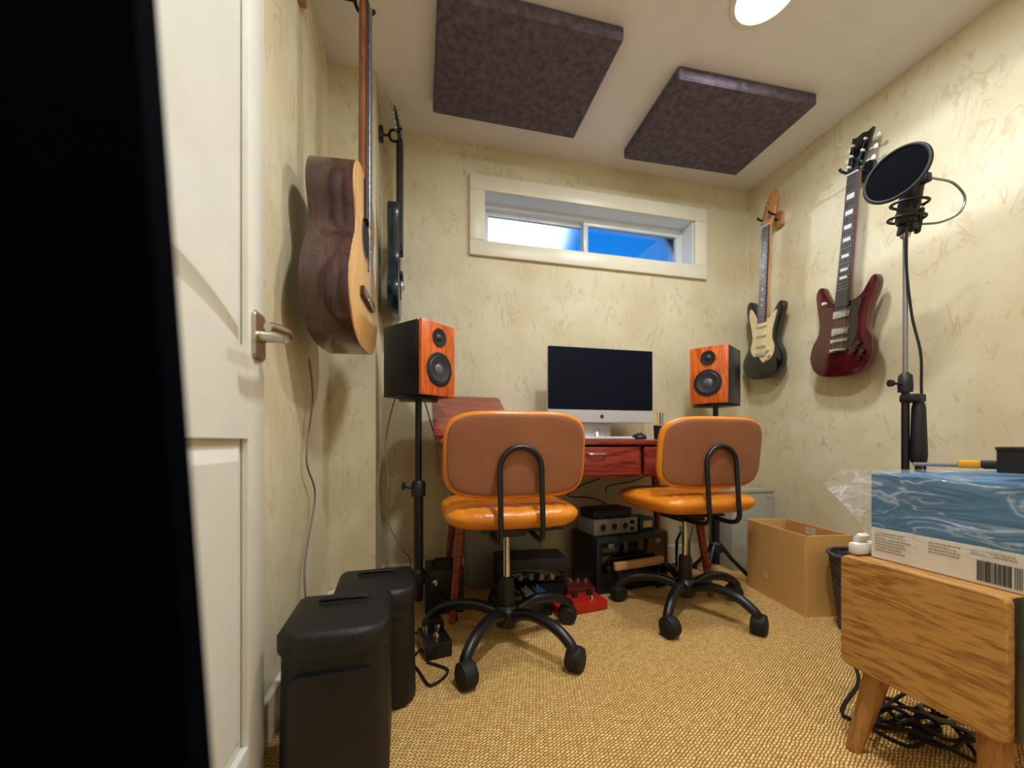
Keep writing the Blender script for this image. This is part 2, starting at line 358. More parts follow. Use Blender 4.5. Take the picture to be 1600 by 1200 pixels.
# wall behind the camera with an added opening that shapes the spot's beam
FX0, FX1, FZ0, FZ1 = 1.225, 1.46, 1.66, 1.935
bm = BM(); yf = YF-T/2
box(bm, ((XL+FX0)/2, yf, H/2), (FX0-XL, T, H)); box(bm, ((FX1+XR)/2, yf, H/2), (XR-FX1, T, H))
box(bm, ((FX0+FX1)/2, yf, FZ0/2), (FX1-FX0, T, FZ0)); box(bm, ((FX0+FX1)/2, yf, (FZ1+H)/2), (FX1-FX0, T, H-FZ1))
struct('wall_front', bm, 'wall')
struct('baseboard_back', box(BM(), ((XJ+XR)/2, YB-.008, .05), (XR-XJ, .016, .10), .004), 'trim')
struct('baseboard_right', box(BM(), (XR-.008, (YB+YF)/2-.01, .05), (.016, YB-YF-.03, .10), .004), 'trim')
bm = BM(); box(bm, (XL+.008, (YJ+YF)/2, .05), (.016, YJ-YF-.01, .10), .004); box(bm, ((XL+XJ)/2+.01, YJ-.008, .05), (XJ-XL, .016, .10), .004); box(bm, (XJ+.008, (YJ+YB)/2-.01, .05), (.016, YB-YJ-.02, .10), .004)
struct('baseboard_left', bm, 'trim')
# added black strip beside the camera, standing in for a screen's dark bezel
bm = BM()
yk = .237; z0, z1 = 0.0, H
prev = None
for z, x1 in [(0.0, -0.0831), (0.4, -0.1087), (0.67, -0.1259), (0.9, -0.1407), (1.3, -0.1663), (2.13, -0.2192)]:   # the strip leans slightly
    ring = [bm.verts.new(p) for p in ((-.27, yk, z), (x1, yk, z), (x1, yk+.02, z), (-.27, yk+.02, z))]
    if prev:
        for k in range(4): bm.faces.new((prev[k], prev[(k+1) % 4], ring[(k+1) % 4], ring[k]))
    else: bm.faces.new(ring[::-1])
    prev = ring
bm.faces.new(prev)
struct('bezel_strip_1', bm, 'bezel')

# ------------------------------------------------------------------ strip window
win = bpy.data.objects.new('window_1', None); COL.objects.link(win); win['kind'] = 'structure'
def frame_boxes(bm, x0, x1, z0, z1, w, y, d, bev=.002):
    box(bm, ((x0+x1)/2, y, z0+w/2), (x1-x0, d, w), bev); box(bm, ((x0+x1)/2, y, z1-w/2), (x1-x0, d, w), bev)
    box(bm, (x0+w/2, y, (z0+z1)/2), (w, d, z1-z0-2*w), bev); box(bm, (x1-w/2, y, (z0+z1)/2), (w, d, z1-z0-2*w), bev)
cw = .075
bm = BM(); frame_boxes(bm, WX0-cw+.01, WX1+cw, WZ0-cw, WZ1+cw-.01, cw, YB-.009, .018, .004); link('casing', bm, 'trim', win)
bm = BM(); box(bm, ((WX0+WX1)/2, YB+.10, WZ0+.004), (WX1-WX0, .2, .008)); box(bm, ((WX0+WX1)/2, YB+.10, WZ1-.004), (WX1-WX0, .2, .008))
box(bm, (WX0+.004, YB+.10, (WZ0+WZ1)/2), (.008, .2, WZ1-WZ0)); box(bm, (WX1-.004, YB+.10, (WZ0+WZ1)/2), (.008, .2, WZ1-WZ0)); link('reveal', bm, 'vinyl', win)
bm = BM(); frame_boxes(bm, WX0+.008, WX1-.008, WZ0+.008, WZ1-.008, .022, YB+.12, .06); link('window_frame', bm, 'vinyl', win)
for x0, x1, y in ((.325, .90, YB+.135), (.875, 1.478, YB+.105)):
    bm = BM(); frame_boxes(bm, x0, x1, WZ0+.026, WZ1-.026, .026, y, .024)
    sh = link('sash', bm, 'vinyl', win)
    link('pane', box(BM(), ((x0+x1)/2, y, (WZ0+WZ1)/2), (x1-x0-.05, .004, WZ1-WZ0-.1)), 'glass', sh)

# ------------------------------------------------------------------ open door
door = bpy.data.objects.new('door_1', None); COL.objects.link(door); door['kind'] = 'structure'
DX, D0, D1, DT = -.28, .10, .815, .035
bm = BM(); box(bm, (DX-DT/2-.006, (D0+D1)/2, 1.02), (DT-.012, D1-D0, 2.0)); link('door_core', bm, 'door', door, False)
bm = BM(); xs = DX-.005
for y0, y1 in ((D0, D0+.09), (D1-.07, D1)): box(bm, (xs, (y0+y1)/2, 1.02), (.012, y1-y0, 2.0), .003)
link('stile', bm, 'door', door)
def yz_slab(pts, x, d, ins, m, name):
    bm = BM(); slab(bm, pts, [(ins, d), (0, 0)], lambda u, v, dd: Vector((x+dd, u, v))); return link(name, bm, m, door, False)
ya, yb = D0+.09, D1-.07
link('bottom_rail', box(BM(), (xs, (ya+yb)/2, .09), (.012, yb-ya, .14), .001), 'door', door)
def crv(z, rise): return [(ya+(yb-ya)*k/12, z+rise*(1-((k/12-.5)*2)**2)) for k in range(13)]
up = crv(.815, .055)
bm = BM(); lo_ = [(y, .675) for y, z in up]
g1 = [[bm.verts.new((xs+.006, *p)) for p in q] for q in (lo_, up)]; g0 = [[bm.verts.new((xs-.006, *p)) for p in q] for q in (lo_, up)]
for k in range(12):
    bm.faces.new((g1[0][k], g1[0][k+1], g1[1][k+1], g1[1][k])); bm.faces.new((g1[1][k], g1[1][k+1], g0[1][k+1], g0[1][k])); bm.faces.new((g1[0][k+1], g1[0][k], g0[0][k], g0[0][k+1]))
link('middle_rail', bm, 'door', door, False)
link('top_rail', box(BM(), (xs, (ya+yb)/2, 1.95), (.012, yb-ya, .14), .001), 'door', door)
def panel(zlow, ztop, name):
    n_ = 12; bm = BM()
    def col(ins, x):
        lo, hi = [], []
        for k in range(n_+1):
            y0_ = ya+(yb-ya)*k/n_; y = ya+ins+(yb-ya-2*ins)*k/n_
            lo.append(bm.verts.new((x, y, zlow(k/n_)+ins))); hi.append(bm.verts.new((x, y, ztop-ins)))
        return lo+hi[::-1]
    rr = [col(0, DX-.0115), col(.006, DX-.011), col(.034, DX-.001), col(.046, DX-.001)]
    for a_, b_ in zip(rr, rr[1:]):
        for k in range(len(a_)): bm.faces.new((a_[k], a_[(k+1) % len(a_)], b_[(k+1) % len(b_)], b_[k]))
    L_ = rr[-1]
    for k in range(n_): bm.faces.new((L_[k], L_[k+1], L_[-2-k], L_[-1-k]))
    link(name, bm, 'door', door, False)
panel(lambda t_: .162, .673, 'lower_panel')
panel(lambda t_: .818+.055*(1-((t_-.5)*2)**2), 1.878, 'upper_panel')
hy, hz = D1-.035, .855
bm = BM(); slab(bm, rrect(.05, .085, .012), [(.003, .007), (0, .004), (0, 0)], lambda u, v, d: Vector((DX+d, hy+u, hz+v))); rose = link('handle_rose', bm, 'nickel', door)
bm = BM(); cyl(bm, (DX, hy, hz), (DX+.05, hy, hz), .011, .009)
tube(bm, spline([(DX+.040, hy+.004, hz), (DX+.052, hy-.004, hz), (DX+.056, hy-.03, hz+.002), (DX+.055, hy-.075, hz-.003), (DX+.050, hy-.095, hz-.006)]), .010, 10, .007)
link('door_handle', bm, 'nickel', door)
bm = BM(); box(bm, (DX-DT/2-.006, D1+.001, hz), (.022, .003, .09), .001); link('latch_plate', bm, 'nickel', door)

# ------------------------------------------------------------------ ceiling: acoustic panels and lamps
for x0, x1, y0, y1, r, lab in ((.055, .70, 1.265, 1.735, 0, 'grey felt acoustic panel on the ceiling above the left chair, the nearer and larger-looking one'),
                              (.985, 1.63, 1.335, 1.79, -2, 'grey felt acoustic panel on the ceiling toward the right wall, beyond the round lamp')):
    t = thing('ceiling_sound_absorber', lab, 'acoustic panel', ((x0+x1)/2, (y0+y1)/2, H), (0, 0, R(r)), 'acoustic panels on the ceiling')
    bm = BM(); slab(bm, rrect(x1-x0, y1-y0, .008, 3), [(.006, -.048), (0, -.042), (0, -.004)], lambda u, v, d: Vector((u, v, d))); link('felt_face', bm, 'acoustic_panel', t)
    bm = BM(); box(bm, (0, 0, -.003), (x1-x0-.03, y1-y0-.03, .006)); link('backing_board', bm, 'black_plastic', t, False)
labs = ['round lit ceiling lamp in view at the top, nearest the right guitar wall', 'round ceiling lamp above the doorway side, left of the camera', 'round ceiling lamp behind the camera near the front wall']
for (x, y, p), lab in zip(LAMPS, labs):
    t = thing('ceiling_light', lab, 'ceiling light', (x, y, H), (0, 0, 0), 'recessed ceiling lamps')
    link('trim_ring', lathe(BM(), [(.086, -.001), (.100, -.001), (.104, -.004), (.098, -.008), (.088, -.008), (.086, -.001)], seg=40), 'trim', t)
    link('diffuser', lathe(BM(), [(0, -.008), (.06, -.0075), (.085, -.004), (.085, -.001), (0, -.001)], seg=40), 'lamp', t)

# ------------------------------------------------------------------ desk
DKX0, DKX1, DKY0, DKY1 = .07, 1.27, 1.42, 1.90
desk = thing('writing_desk', 'long low mahogany desk with slim drawers and splayed legs under the window', 'desk', ((DKX0+DKX1)/2, (DKY0+DKY1)/2, 0))
hx, hyy = (DKX1-DKX0)/2, (DKY1-DKY0)/2
link('desk_top', box(BM(), (0, 0, .668), (2*hx, 2*hyy, .022), .004), 'mahogany', desk)
bm = BM(); box(bm, (0, hyy-.01, .592), (2*hx-.02, .018, .126)); box(bm, (0, 0, .534), (2*hx-.02, 2*hyy-.04, .012))
for sx in (-1, 1): box(bm, (sx*(hx-.015), 0, .592), (.02, 2*hyy-.03, .126), .002)
for sx in (-.33, .33): box(bm, (sx*hx, 0, .592), (.016, 2*hyy-.05, .124))
link('carcass', bm, 'mahogany', desk, False)
for k in (-1, 0, 1):
    w = 2*hx/3-.026
    dr = link('drawer', box(BM(), (k*(2*hx/3-.002), -hyy+.016, .594), (w, .018, .112), .003), 'mahogany', desk)
    bm = BM(); tube(bm, spline([(k*(2*hx/3)-.035, -hyy+.008, .622), (k*(2*hx/3)-.03, -hyy-.008, .622), (k*(2*hx/3)+.03, -hyy-.008, .622), (k*(2*hx/3)+.035, -hyy+.008, .622)]), .004); link('drawer_pull', bm, 'nickel', dr)
for sx in (-1, 1):
    for sy in (-1, 1):
        bm = BM(); cyl(bm, (sx*(hx-.10), sy*(hyy-.10), .53), (sx*(hx-.045), sy*(hyy-.05), 0), .022, .012, 16); link('leg', bm, 'mahogany', desk)
# propped slanted lid at the left end
bm = BM(); a = math.atan2(.185, .36)
slab(bm, rrect(.31, .40, .02, 4), [(.002, .009), (0, .007), (0, -.007), (.002, -.009)], lambda u, v, d: Vector((-hx+.135+u, -.02+v*math.cos(a)-d*math.sin(a)*-1*-1, .777+v*math.sin(a)+d*math.cos(a))))
link('slanted_lid', bm, 'mahogany', desk)
bm = BM(); box(bm, (-hx+.135, .10, .74), (.28, .012, .12)); link('lid_prop', bm, 'mahogany', desk, False)

# ------------------------------------------------------------------ computer on the desk
comp = thing('desktop_computer', 'silver all-in-one computer with dark blank screen on the desk', 'computer', (.824, 1.70, .679))
bm = BM(); slab(bm, rrect(.530, .345, .010), [(.001, -.004), (0, -.003), (0, .004), (.03, .016), (.14, .034)], lambda u, v, d: Vector((u, d, v+.2525))); link('housing', bm, 'silver', comp)
bm = BM(); slab(bm, rrect(.526, .285, .006), [(0, -.0055), (0, -.003)], lambda u, v, d: Vector((u, d, v+.2805))); link('screen', bm, 'screen', comp)
bm = BM(); slab(bm, rrect(.526, .054, .004), [(0, -.0055), (0, -.003)], lambda u, v, d: Vector((u, d, v+.109))); chin = link('chin', bm, 'silver', comp)
ap = spline([(0, .009), (.006, .011), (.011, .007), (.0085, .002), (.011, -.004), (.006, -.011), (0, -.0095), (-.006, -.011), (-.0115, -.002), (-.010, .007), (-.005, .011)], 4, True)
bm = BM(); slab(bm, [(p.x*.8, p.y*.8) for p in [Vector((q.x, q.y, 0)) for q in [Vector((*v[:2], 0)) for v in ap]]], [(0, -.0065), (0, -.005)], lambda u, v, d: Vector((u, d, v+.107)))
slab(bm, [(0, .0105), (.002, .014), (.006, .016), (.005, .012)], [(0, -.0065), (0, -.005)], lambda u, v, d: Vector((u, d, v+.107))); link('logo', bm, 'logo', chin, False)
bm = BM(); tube(bm, spline([(0, .02, .16), (0, .055, .13), (0, .06, .07), (0, .04, .012)]), .012)
box(bm, (0, .05, .07), (.14, .010, .14), .003); link('stand_neck', bm, 'silver', comp)
bm = BM(); box(bm, (0, 0, .005), (.15, .16, .010), .004); link('stand_foot', bm, 'silver', comp)
kb = thing('keyboard', 'slim white keyboard lying on the desk in front of the computer', 'keyboard', (.72, 1.52, .679))
link('key_deck', box(BM(), (0, 0, .004), (.28, .11, .008), .003), 'silver', kb)
bm = BM()
for i in range(13):
    for j in range(5): box(bm, (-.122+i*.0203, -.042+j*.02, .0095), (.017, .016, .004), .001, seg=1)
link('keys', bm, 'white_plastic', kb)['kind'] = 'stuff'
ms = thing('computer_mouse', 'small dark mouse on the desk right of the keyboard', 'mouse', (.90, 1.50, .679))
link('mouse_body', lathe(BM(), [(0, 0), (.026, 0), (.030, .008), (.026, .018), (.013, .025), (0, .027)]), 'black_plastic', ms)
link('scroll_wheel', cyl(BM(), (-.004, -.014, .022), (.004, -.014, .022), .006), 'rubber', ms)
cup = thing('pen_cup', 'dark round pen cup on the desk behind the right chair', 'cup', (1.04, 1.56, .679))
link('cup_wall', lathe(BM(), [(0, .002), (.026, 0), (.030, .06), (.027, .06), (.024, .004), (0, .004)]), 'black_plastic', cup)
link('rim', lathe(BM(), [(.027, .060), (.031, .060), (.031, .064), (.027, .064), (.027, .060)]), 'chrome', cup)
for k in range(3):
    p = link('pencil', cyl(BM(), (-.012+.012*k, .005*k-.006, .008), (-.022+.02*k, .01*k-.01, .12), .003, .003, 6), ('yellow', 'blue_plastic', 'ink_grey')[k], cup)

# ------------------------------------------------------------------ bookshelf speakers and their stands
def bookshelf(loc, yaw, lab, d=.20):
    t = thing('loudspeaker', lab, 'speaker', loc, (0, 0, yaw), 'wood-fronted loudspeakers on stands')
    w, h = .17, .27
    link('cabinet', box(BM(), (0, .006, h/2), (w, d-.02, h), .004), 'cabinet_vinyl', t)
    fb = link('front_baffle', box(BM(), (0, -d/2+.003, h/2), (w, .018, h), .005), 'cherry_front', t)
    y = -d/2-.006
    link('woofer_ring', lathe(BM(), [(.050, 0), (.062, 0), (.063, .004), (.058, .006), (.048, .004), (.050, 0)], (0, y, .098), (0, -1, 0), 36), 'black_plastic', t)
    wf = link('woofer', lathe(BM(), [(0, .001), (.020, .001), (.042, .0045), (.047, .0065), (.052, .003)], (0, y, .098), (0, -1, 0), 36), 'cone', t)
    link('dust_cap', lathe(BM(), [(.021, .001), (.014, .006), (0, .008)], (0, y, .098), (0, -1, 0), 24), 'cone_light', wf)
    tw = link('tweeter', lathe(BM(), [(.033, 0), (.034, .004), (.026, .004), (.016, .001), (0, .001)], (0, y, .215), (0, -1, 0), 32), 'black_plastic', t)
    link('dome', lathe(BM(), [(.016, .001), (.011, .007), (0, .010)], (0, y, .215), (0, -1, 0), 20), 'cone', tw)
    return t
def spk_stand(x, y, top, yaw, lab):
    t = thing('speaker_stand', lab, 'speaker stand', (x, y, 0), (0, 0, yaw), 'black tripod speaker stands')
    link('top_plate', box(BM(), (0, 0, top-.005), (.15, .15, .010), .003), 'black_metal', t)
    link('upper_pole', cyl(BM(), (0, 0, .46), (0, 0, top-.008), .0125), 'black_metal', t)
    link('lower_pole', cyl(BM(), (0, 0, .07), (0, 0, .50), .018), 'black_metal', t)
    link('collar', lathe(BM(), [(.018, 0), (.027, 0), (.027, .05), (.020, .06), (.013, .062)], (0, 0, .46)), 'black_plastic', t)
    bm = BM(); cyl(bm, (-.02, 0, .49), (-.052, -.006, .50), .005); lathe(bm, [(0, 0), (.014, 0), (.016, .008), (.010, .012), (0, .012)], (-.05, -.006, .50), (-1, -.15, .2)); link('clamp_knob', bm, 'black_plastic', t)
    link('hub', lathe(BM(), [(.018, 0), (.030, 0), (.030, .04), (.018, .05)], (0, 0, .13)), 'black_plastic', t)
    for k in range(3):
        an = R(90+120*k); c, s_ = math.cos(an), math.sin(an)
        lg = link('leg', tube(BM(), spline([(c*.025, s_*.025, .16), (c*.07, s_*.07, .10), (c*.15, s_*.15, .018)]), .010), 'black_metal', t)
        link('rubber_foot', lathe(BM(), [(0, 0), (.012, 0), (.013, .014), (.010, .028), (0, .028)], (c*.15, s_*.15, 0)), 'rubber', lg)
    return t
spk_stand(-.005, 1.565, .838, R(0), 'tall black tripod stand with a knob carrying the left loudspeaker')
bookshelf((-.005, 1.565, .838), R(42), 'loudspeaker with orange wood front on the left stand, beside the hanging guitars', .21)
spk_stand(1.415, 1.665, .850, R(0), 'black tripod stand carrying the right loudspeaker, behind the right chair')
bookshelf((1.415, 1.665, .850), R(-58), 'loudspeaker with orange wood front on the right stand, beside the wall of electric guitars')

# ------------------------------------------------------------------ chairs
def make_chair(label, loc, yaw, ang):
    t = thing('office_chair', label, 'chair', loc, (0, 0, yaw), 'tan leather office chairs at the desk')
    # seat cushion: channelled leather
    bm = BM(); W2, D2 = .215, .205; nx, ny = 44, 24
    def seat(u, v, top, n=4.5):
        u, v = math.sin(u*math.pi/2), math.sin(v*math.pi/2)
        x, y = u, v
        k = (abs(x)**n+abs(y)**n)**(1/n) if (x or y) else 1
        m_ = max(abs(x), abs(y))
        x, y = x*m_/k if k else 0, y*m_/k if k else 0
        r = m_
        edge = (1-min(r, 1)**6)**.5
        z = .445+(.036*edge*(1) if top else -.045*edge)
        if top: z += -.0055*math.cos(x*math.pi*5.5)**10*edge
        
        return Vector((x*W2, y*D2+.02, z))
    for top in (True, False):
        g = [[bm.verts.new(seat(-1+2*i/nx, -1+2*j/ny, top)) for i in range(nx+1)] for j in range(ny+1)]
        for j in range(ny):
            for i in range(nx): bm.faces.new((g[j][i], g[j][i+1], g[j+1][i+1], g[j+1][i]))
    bmesh.ops.remove_doubles(bm, verts=bm.verts, dist=.0004)
    st = link('seat', bm, 'leather', t)
    # backrest: rounded, slightly curved cushion on a flat shell
    def patch(bm, w2, h2, prof, nx=36, ny=22, n=4.6):
        g = []
        for j_ in range(ny+1):
            row = []
            for i_ in range(nx+1):
                x, y = math.sin((-1+2*i_/nx)*math.pi/2), math.sin((-1+2*j_/ny)*math.pi/2); m_ = max(abs(x), abs(y))
                k = (abs(x)**n+abs(y)**n)**(1/n) or 1
                x, y = x*m_/k, y*m_/k; X, Z = x*w2, y*h2
                row.append(bm.verts.new((X, -.165+prof(min(m_, 1))+.55*X*X-.12*Z, Z+.630)))
            g.append(row)
        for j_ in range(ny):
            for i_ in range(nx): bm.faces.new((g[j_][i_], g[j_][i_+1], g[j_+1][i_+1], g[j_+1][i_]))
    bm = BM(); patch(bm, .22, .130, lambda r: .002+.034*(1-r**7)**.5); patch(bm, .22, .130, lambda r: .002-.016*(1-r**14)**.5)
    bmesh.ops.remove_doubles(bm, verts=bm.verts, dist=.0004); link('backrest', bm, 'leather', t)
    bm = BM(); patch(bm, .209, .120, lambda r: -.012-.0055*(1-r**20)**.5); patch(bm, .209, .120, lambda r: -.012)
    bmesh.ops.remove_doubles(bm, verts=bm.verts, dist=.0004); link('back_shell', bm, 'shell', t)
    # U tube behind the back, running under the seat
    w = .062
    pts = [(-w-.004, .10, .385), (-w-.004, -.05, .380), (-w-.002, -.165, .378), (-w, -.205, .400), (-w, -.203, .46), (-w, -.196, .56)]
    arc = [(-w*math.cos(R(k)), -.194-.0002*k*0, .592+w*math.sin(R(k))) for k in range(0, 181, 20)]
    right = [(-x, y, z) for x, y, z in pts[::-1]]
    link('back_bracket', tube(BM(), spline(pts+arc+right, 4), .0085, 10), 'black_metal', t)
    bm = BM(); box(bm, (0, .02, .389), (.20, .22, .012), .003); box(bm, (0, .02, .372), (.11, .14, .026), .006); link('seat_plate', bm, 'black_metal', t)
    bm = BM(); tube(bm, [(.05, .02, .372), (.15, .03, .360), (.19, .035, .362)], .005); box(bm, (.195, .035, .362), (.04, .02, .008), .003); link('height_lever', bm, 'black_plastic', t)
    bm = BM(); cyl(bm, (0, 0, .20), (0, 0, .37), .012); link('gas_lift', bm, 'chrome', t)
    link('column_sleeve', lathe(BM(), [(.026, .07), (.026, .20), (.022, .215), (.013, .218)]), 'black_plastic', t)
    link('hub', lathe(BM(), [(0, .055), (.035, .055), (.042, .07), (.042, .11), (.030, .125), (0, .125)]), 'black_metal', t)
    for k in range(5):
        a_ = R(ang+72*k)-yaw; c, s_ = math.cos(a_), math.sin(a_)
        lg = link('base_leg', tube(BM(), spline([(c*.03, s_*.03, .095), (c*.11, s_*.11, .118), (c*.20, s_*.20, .108), (c*.255, s_*.255, .078), (c*.268, s_*.268, .055)]), .019, 10, .016), 'black_metal', t)
        bm = BM(); ca = a_+R(60+40*k); cx, cy = c*.268+.012*math.cos(ca), s_*.268+.012*math.sin(ca); ax = Vector((-math.sin(ca), math.cos(ca), 0))
        for sg in (-1, 1):
            p = Vector((cx, cy, .031)); lathe(bm, [(0, -.010), (.026, -.010), (.031, -.005), (.031, .005), (.026, .010), (0, .010)], p+ax*sg*.014, ax, 20)
        lathe(bm, [(0, -.022), (.033, -.020), (.036, -.01), (.036, .01), (.033, .020), (0, .022)], (cx, cy, .036), ax, 20); link('castor', bm, 'rubber', lg)
    return t
make_chair('tan leather office chair on black castors, the nearer one, left in front of the computer', (.285, 1.30, 0), 0, -128)
make_chair('tan leather office chair on black castors, the farther one, beside the cardboard box', (1.035, 1.385, 0), R(1), -139)

# ------------------------------------------------------------------ guitars (local: x width, z up, face toward -y, body bottom at z 0)
def fnx(sx=1): return lambda u, v, d: Vector((u*sx, d, v))
def guitar(name, label, loc, rz, tilt, P):
    t = thing(name, label, 'guitar', loc, (0, R(tilt), rz))
    sx = P.get('sx', 1); th = P['th']; f = fnx(sx)
    body = spline(P['body'], 5, True); body = [(p[0], p[1]) for p in body]
    bv = P.get('bev', .008)
    bm = BM(); slab(bm, body, [(bv, -th/2), (bv*.3, -th/2+bv*.3), (0, -th/2+bv), (0, th/2-bv), (bv*.3, th/2-bv*.3), (bv, th/2)], f); link('body', bm, P['bm'], t)
    yf_ = -th/2
    if P.get('topm'):
        bm = BM(); slab(bm, body, [(.004, yf_-.004), (.001, yf_-.003), (.001, yf_+.004)], f); link('soundboard', bm, P['topm'], t); yf_ -= .004
    for o, m_, nm in P.get('plates', []):
        oo = [(p[0], p[1]) for p in spline(o, 4, True)]
        bm = BM(); slab(bm, oo, [(.001, yf_-.004), (0, yf_-.003), (0, yf_+.001)], f); link(nm, bm, m_, t)
    nz0, nz1, hw0, hw1 = P['neck']
    bm = BM(); yn = yf_-P.get('nrise', .006)
    slab(bm, [(-hw0, nz0), (hw0, nz0), (hw1, nz1), (-hw1, nz1)], [(0, yn), (0, yn+.012), (hw1*.5, yn+.022)], fnx(1)); link('neck', bm, P['neckm'], t)
    fz0 = P['fb0']
    bm = BM(); hwf = hw0+(hw0-hw1)*(nz0-fz0)/(nz1-nz0)
    slab(bm, [(-hwf, fz0), (hwf, fz0), (hw1, nz1), (-hw1, nz1)], [(.001, yn-.006), (0, yn-.004), (0, yn+.001)], fnx(1)); fb = link('fretboard', bm, P['fbm'], t)
    zb = P['bridge']; sc_ = nz1-zb
    bm = BM()
    for k in range(1, 21):
        z = nz1-sc_*(1-2**(-k/12))
        if z < fz0+.004: break
        hw = hw1+(hwf-hw1)*(nz1-z)/(nz1-fz0); box(bm, (0, yn-.0065, z), (2*hw, .002, .002))
    link('frets', bm, 'steel', fb, False)['kind'] = 'stuff'
    if P.get('inlay'):
        for k in (3, 5, 7, 9, 12, 15, 17):
            z = nz1-sc_*(1-(2**(-k/12)+2**(-(k-1)/12))/2)
            if z < fz0: break
            w = .030 if P['inlay'] == 'block' else .007
            link('inlay', box(BM(), (0, yn-.0063, z), (w, .0012, sc_*(2**(-(k-1)/12)-2**(-k/12))*.6 if P['inlay'] == 'block' else .007)), 'pearl', fb, False)
    # headstock
    hd = [(p[0], p[1]+nz1) for p in P['head']]
    bm = BM(); slab(bm, hd, [(.001, yn-.001), (0, yn), (0, yn+.013), (.001, yn+.014)], lambda u, v, d: Vector((u, d+(v-nz1)*.18, v))); hs = link('headstock', bm, P['headm'], t)
    link('nut', box(BM(), (0, yn-.006, nz1), (2*hw1, .005, .005)), 'pearl', t, False)
    pegs = P['pegs']
    for x, z, side in pegs:
        bm = BM(); zz = nz1+z; yy = z*.18+yn
        cyl(bm, (x, yy-.012, zz), (x, yy+.01, zz), .0045, .0045, 10); cyl(bm, (x, yy+.017, zz), (x+side*.026, yy+.017, zz), .003, .003, 8)
        box(bm, (x+side*.033, yy+.017, zz), (.014, .008, .018), .003); link('tuning_peg', bm, P.get('pegm', 'chrome'), hs)
    # bridge, pickups, strings
    bw = P.get('bw', .085)
    bm = BM(); box(bm, (0, yf_-.006, zb), (bw*sx, .012, P.get('bh', .018)), .003); link('bridge', bm, P['bridgem'], t)
    for z, m_, w in P.get('pickups', []):
        bm = BM(); box(bm, (0, yf_-.006, z), (w*sx, .012, P.get('ph', .034)), .004); pk = link('pickup', bm, m_, t)
    for x, z, r_, m_ in P.get('knobs', []):
        link('knob', lathe(BM(), [(0, .014), (r_*.8, .014), (r_, .002), (r_, 0), (0, 0)], (x*sx, yf_-.002, z), (0, -1, 0)), m_, t)
    if P.get('tail'):
        z = P['tail']; link('tailpiece', box(BM(), (0, yf_-.008, z), (.09*sx, .012, .016), .005), 'chrome', t)
    bm = BM(); ze = P.get('tail', zb)
    for k in range(6):
        xo = -.026+.0104*k; xi = (-.9+.36*k)*hw1
        tube(bm, [(xo*sx*.9, yf_-.012, ze), (xo*sx*.95, yf_-.014, zb), (xi, yn-.009, nz1), (pegs[k][0], nz1*0+yn-.006+pegs[k][1]*.18, nz1+pegs[k][1])], .0005, 4)
    link('strings', bm, 'steel', t)['kind'] = 'stuff'
    if P.get('hole'):
        link('sound_hole', lathe(BM(), [(0, .0006), (.049, .0006), (.049, 0)], (0, yf_-.0006, P['hole']), (0, -1, 0), 40), 'rubber', t)
        link('rosette', lathe(BM(), [(.050, 0), (.050, .0012), (.060, .0012), (.060, 0)], (0, yf_, P['hole']), (0, -1, 0), 40), 'rosewood', t)
    return t, yn, nz1

def head_six(l=.19):   # one-sided headstock
    return [(-.021, 0), (.021, 0), (.026, .02), (.032, .05), (.024, l-.02), (.006, l), (-.018, l-.012), (-.035, l-.05), (-.038, .09), (-.030, .03)]
HEAD33 = [(-.021, 0), (.021, 0), (.032, .03), (.037, .10), (.040, .165), (.022, .158), (0, .166), (-.022, .158), (-.040, .165), (-.037, .10), (-.032, .03)]
PEG33 = [(-.022, .035, -1), (-.022, .080, -1), (-.024, .125, -1), (.024, .125, 1), (.022, .080, 1), (.022, .035, 1)]
def hanger(label, wall_x, face, y, z, reach, group='guitar hangers', m='leg_wood', cz=.09):
    s_ = face  # +1: wall on the left, hanger points +X
    t = thing('guitar_hanger', label, 'wall hanger', (wall_x, y, z), (0, 0, 0 if s_ > 0 else R(180)), group)
    bm = BM(); slab(bm, rrect(.05, cz, .02), [(.003, .018), (0, .014), (0, .001)], lambda u, v, d: Vector((d, u, v))); link('base_plate', bm, m, t)
    link('arm', cyl(BM(), (.015, 0, 0), (reach-.008, 0, 0), .005), 'black_metal', t)
    for sy in (-1, 1):
        link('prong', tube(BM(), spline([(reach-.012, 0, 0), (reach-.010, sy*.018, .0), (reach, sy*.031, .002), (reach+.030, sy*.033, .006), (reach+.040, sy*.033, .016)]), .0055, 8), 'rubber', t)
    return t

# dark red double-horned electric guitar on the right wall
SGB = [(0, 0), (.075, .004), (.135, .030), (.165, .085), (.158, .145), (.128, .195), (.128, .245), (.136, .295), (.152, .335), (.158, .375), (.146, .402), (.124, .400), (.104, .372), (.078, .338), (.035, .322), (0, .320), (-.035, .322), (-.070, .335), (-.102, .372), (-.122, .404), (-.146, .408), (-.162, .376), (-.146, .305), (-.130, .245), (-.132, .195), (-.160, .145), (-.167, .085), (-.135, .030), (-.075, .004)]
SGP = [(.045, .130), (.075, .145), (.085, .200), (.080, .260), (.095, .315), (.060, .318), (.030, .312), (.0, .312), (-.04, .318), (-.05, .300), (-.03, .26), (.03, .25), (.04, .19)]
Pg = dict(th=.036, body=SGB, bm='cherry_red', plates=[(SGP, 'gloss_black', 'pickguard')], neck=(.318, .845, .028, .0215), nrise=.008, neckm='cherry_red', fb0=.300, fbm='fretboard', inlay='block',
          head=HEAD33, headm='gloss_black', pegs=PEG33, pegm='pearl', bridge=.155, bridgem='chrome', tail=.115, pickups=[(.268, 'chrome', .085), (.195, 'chrome', .085)],
          knobs=[(.105, .135, .011, 'gloss_black'), (.125, .100, .011, 'gloss_black'), (.085, .105, .011, 'gloss_black'), (.110, .070, .011, 'gloss_black'), (-.098, .33, .008, 'pearl')], sx=.80, bw=.09)
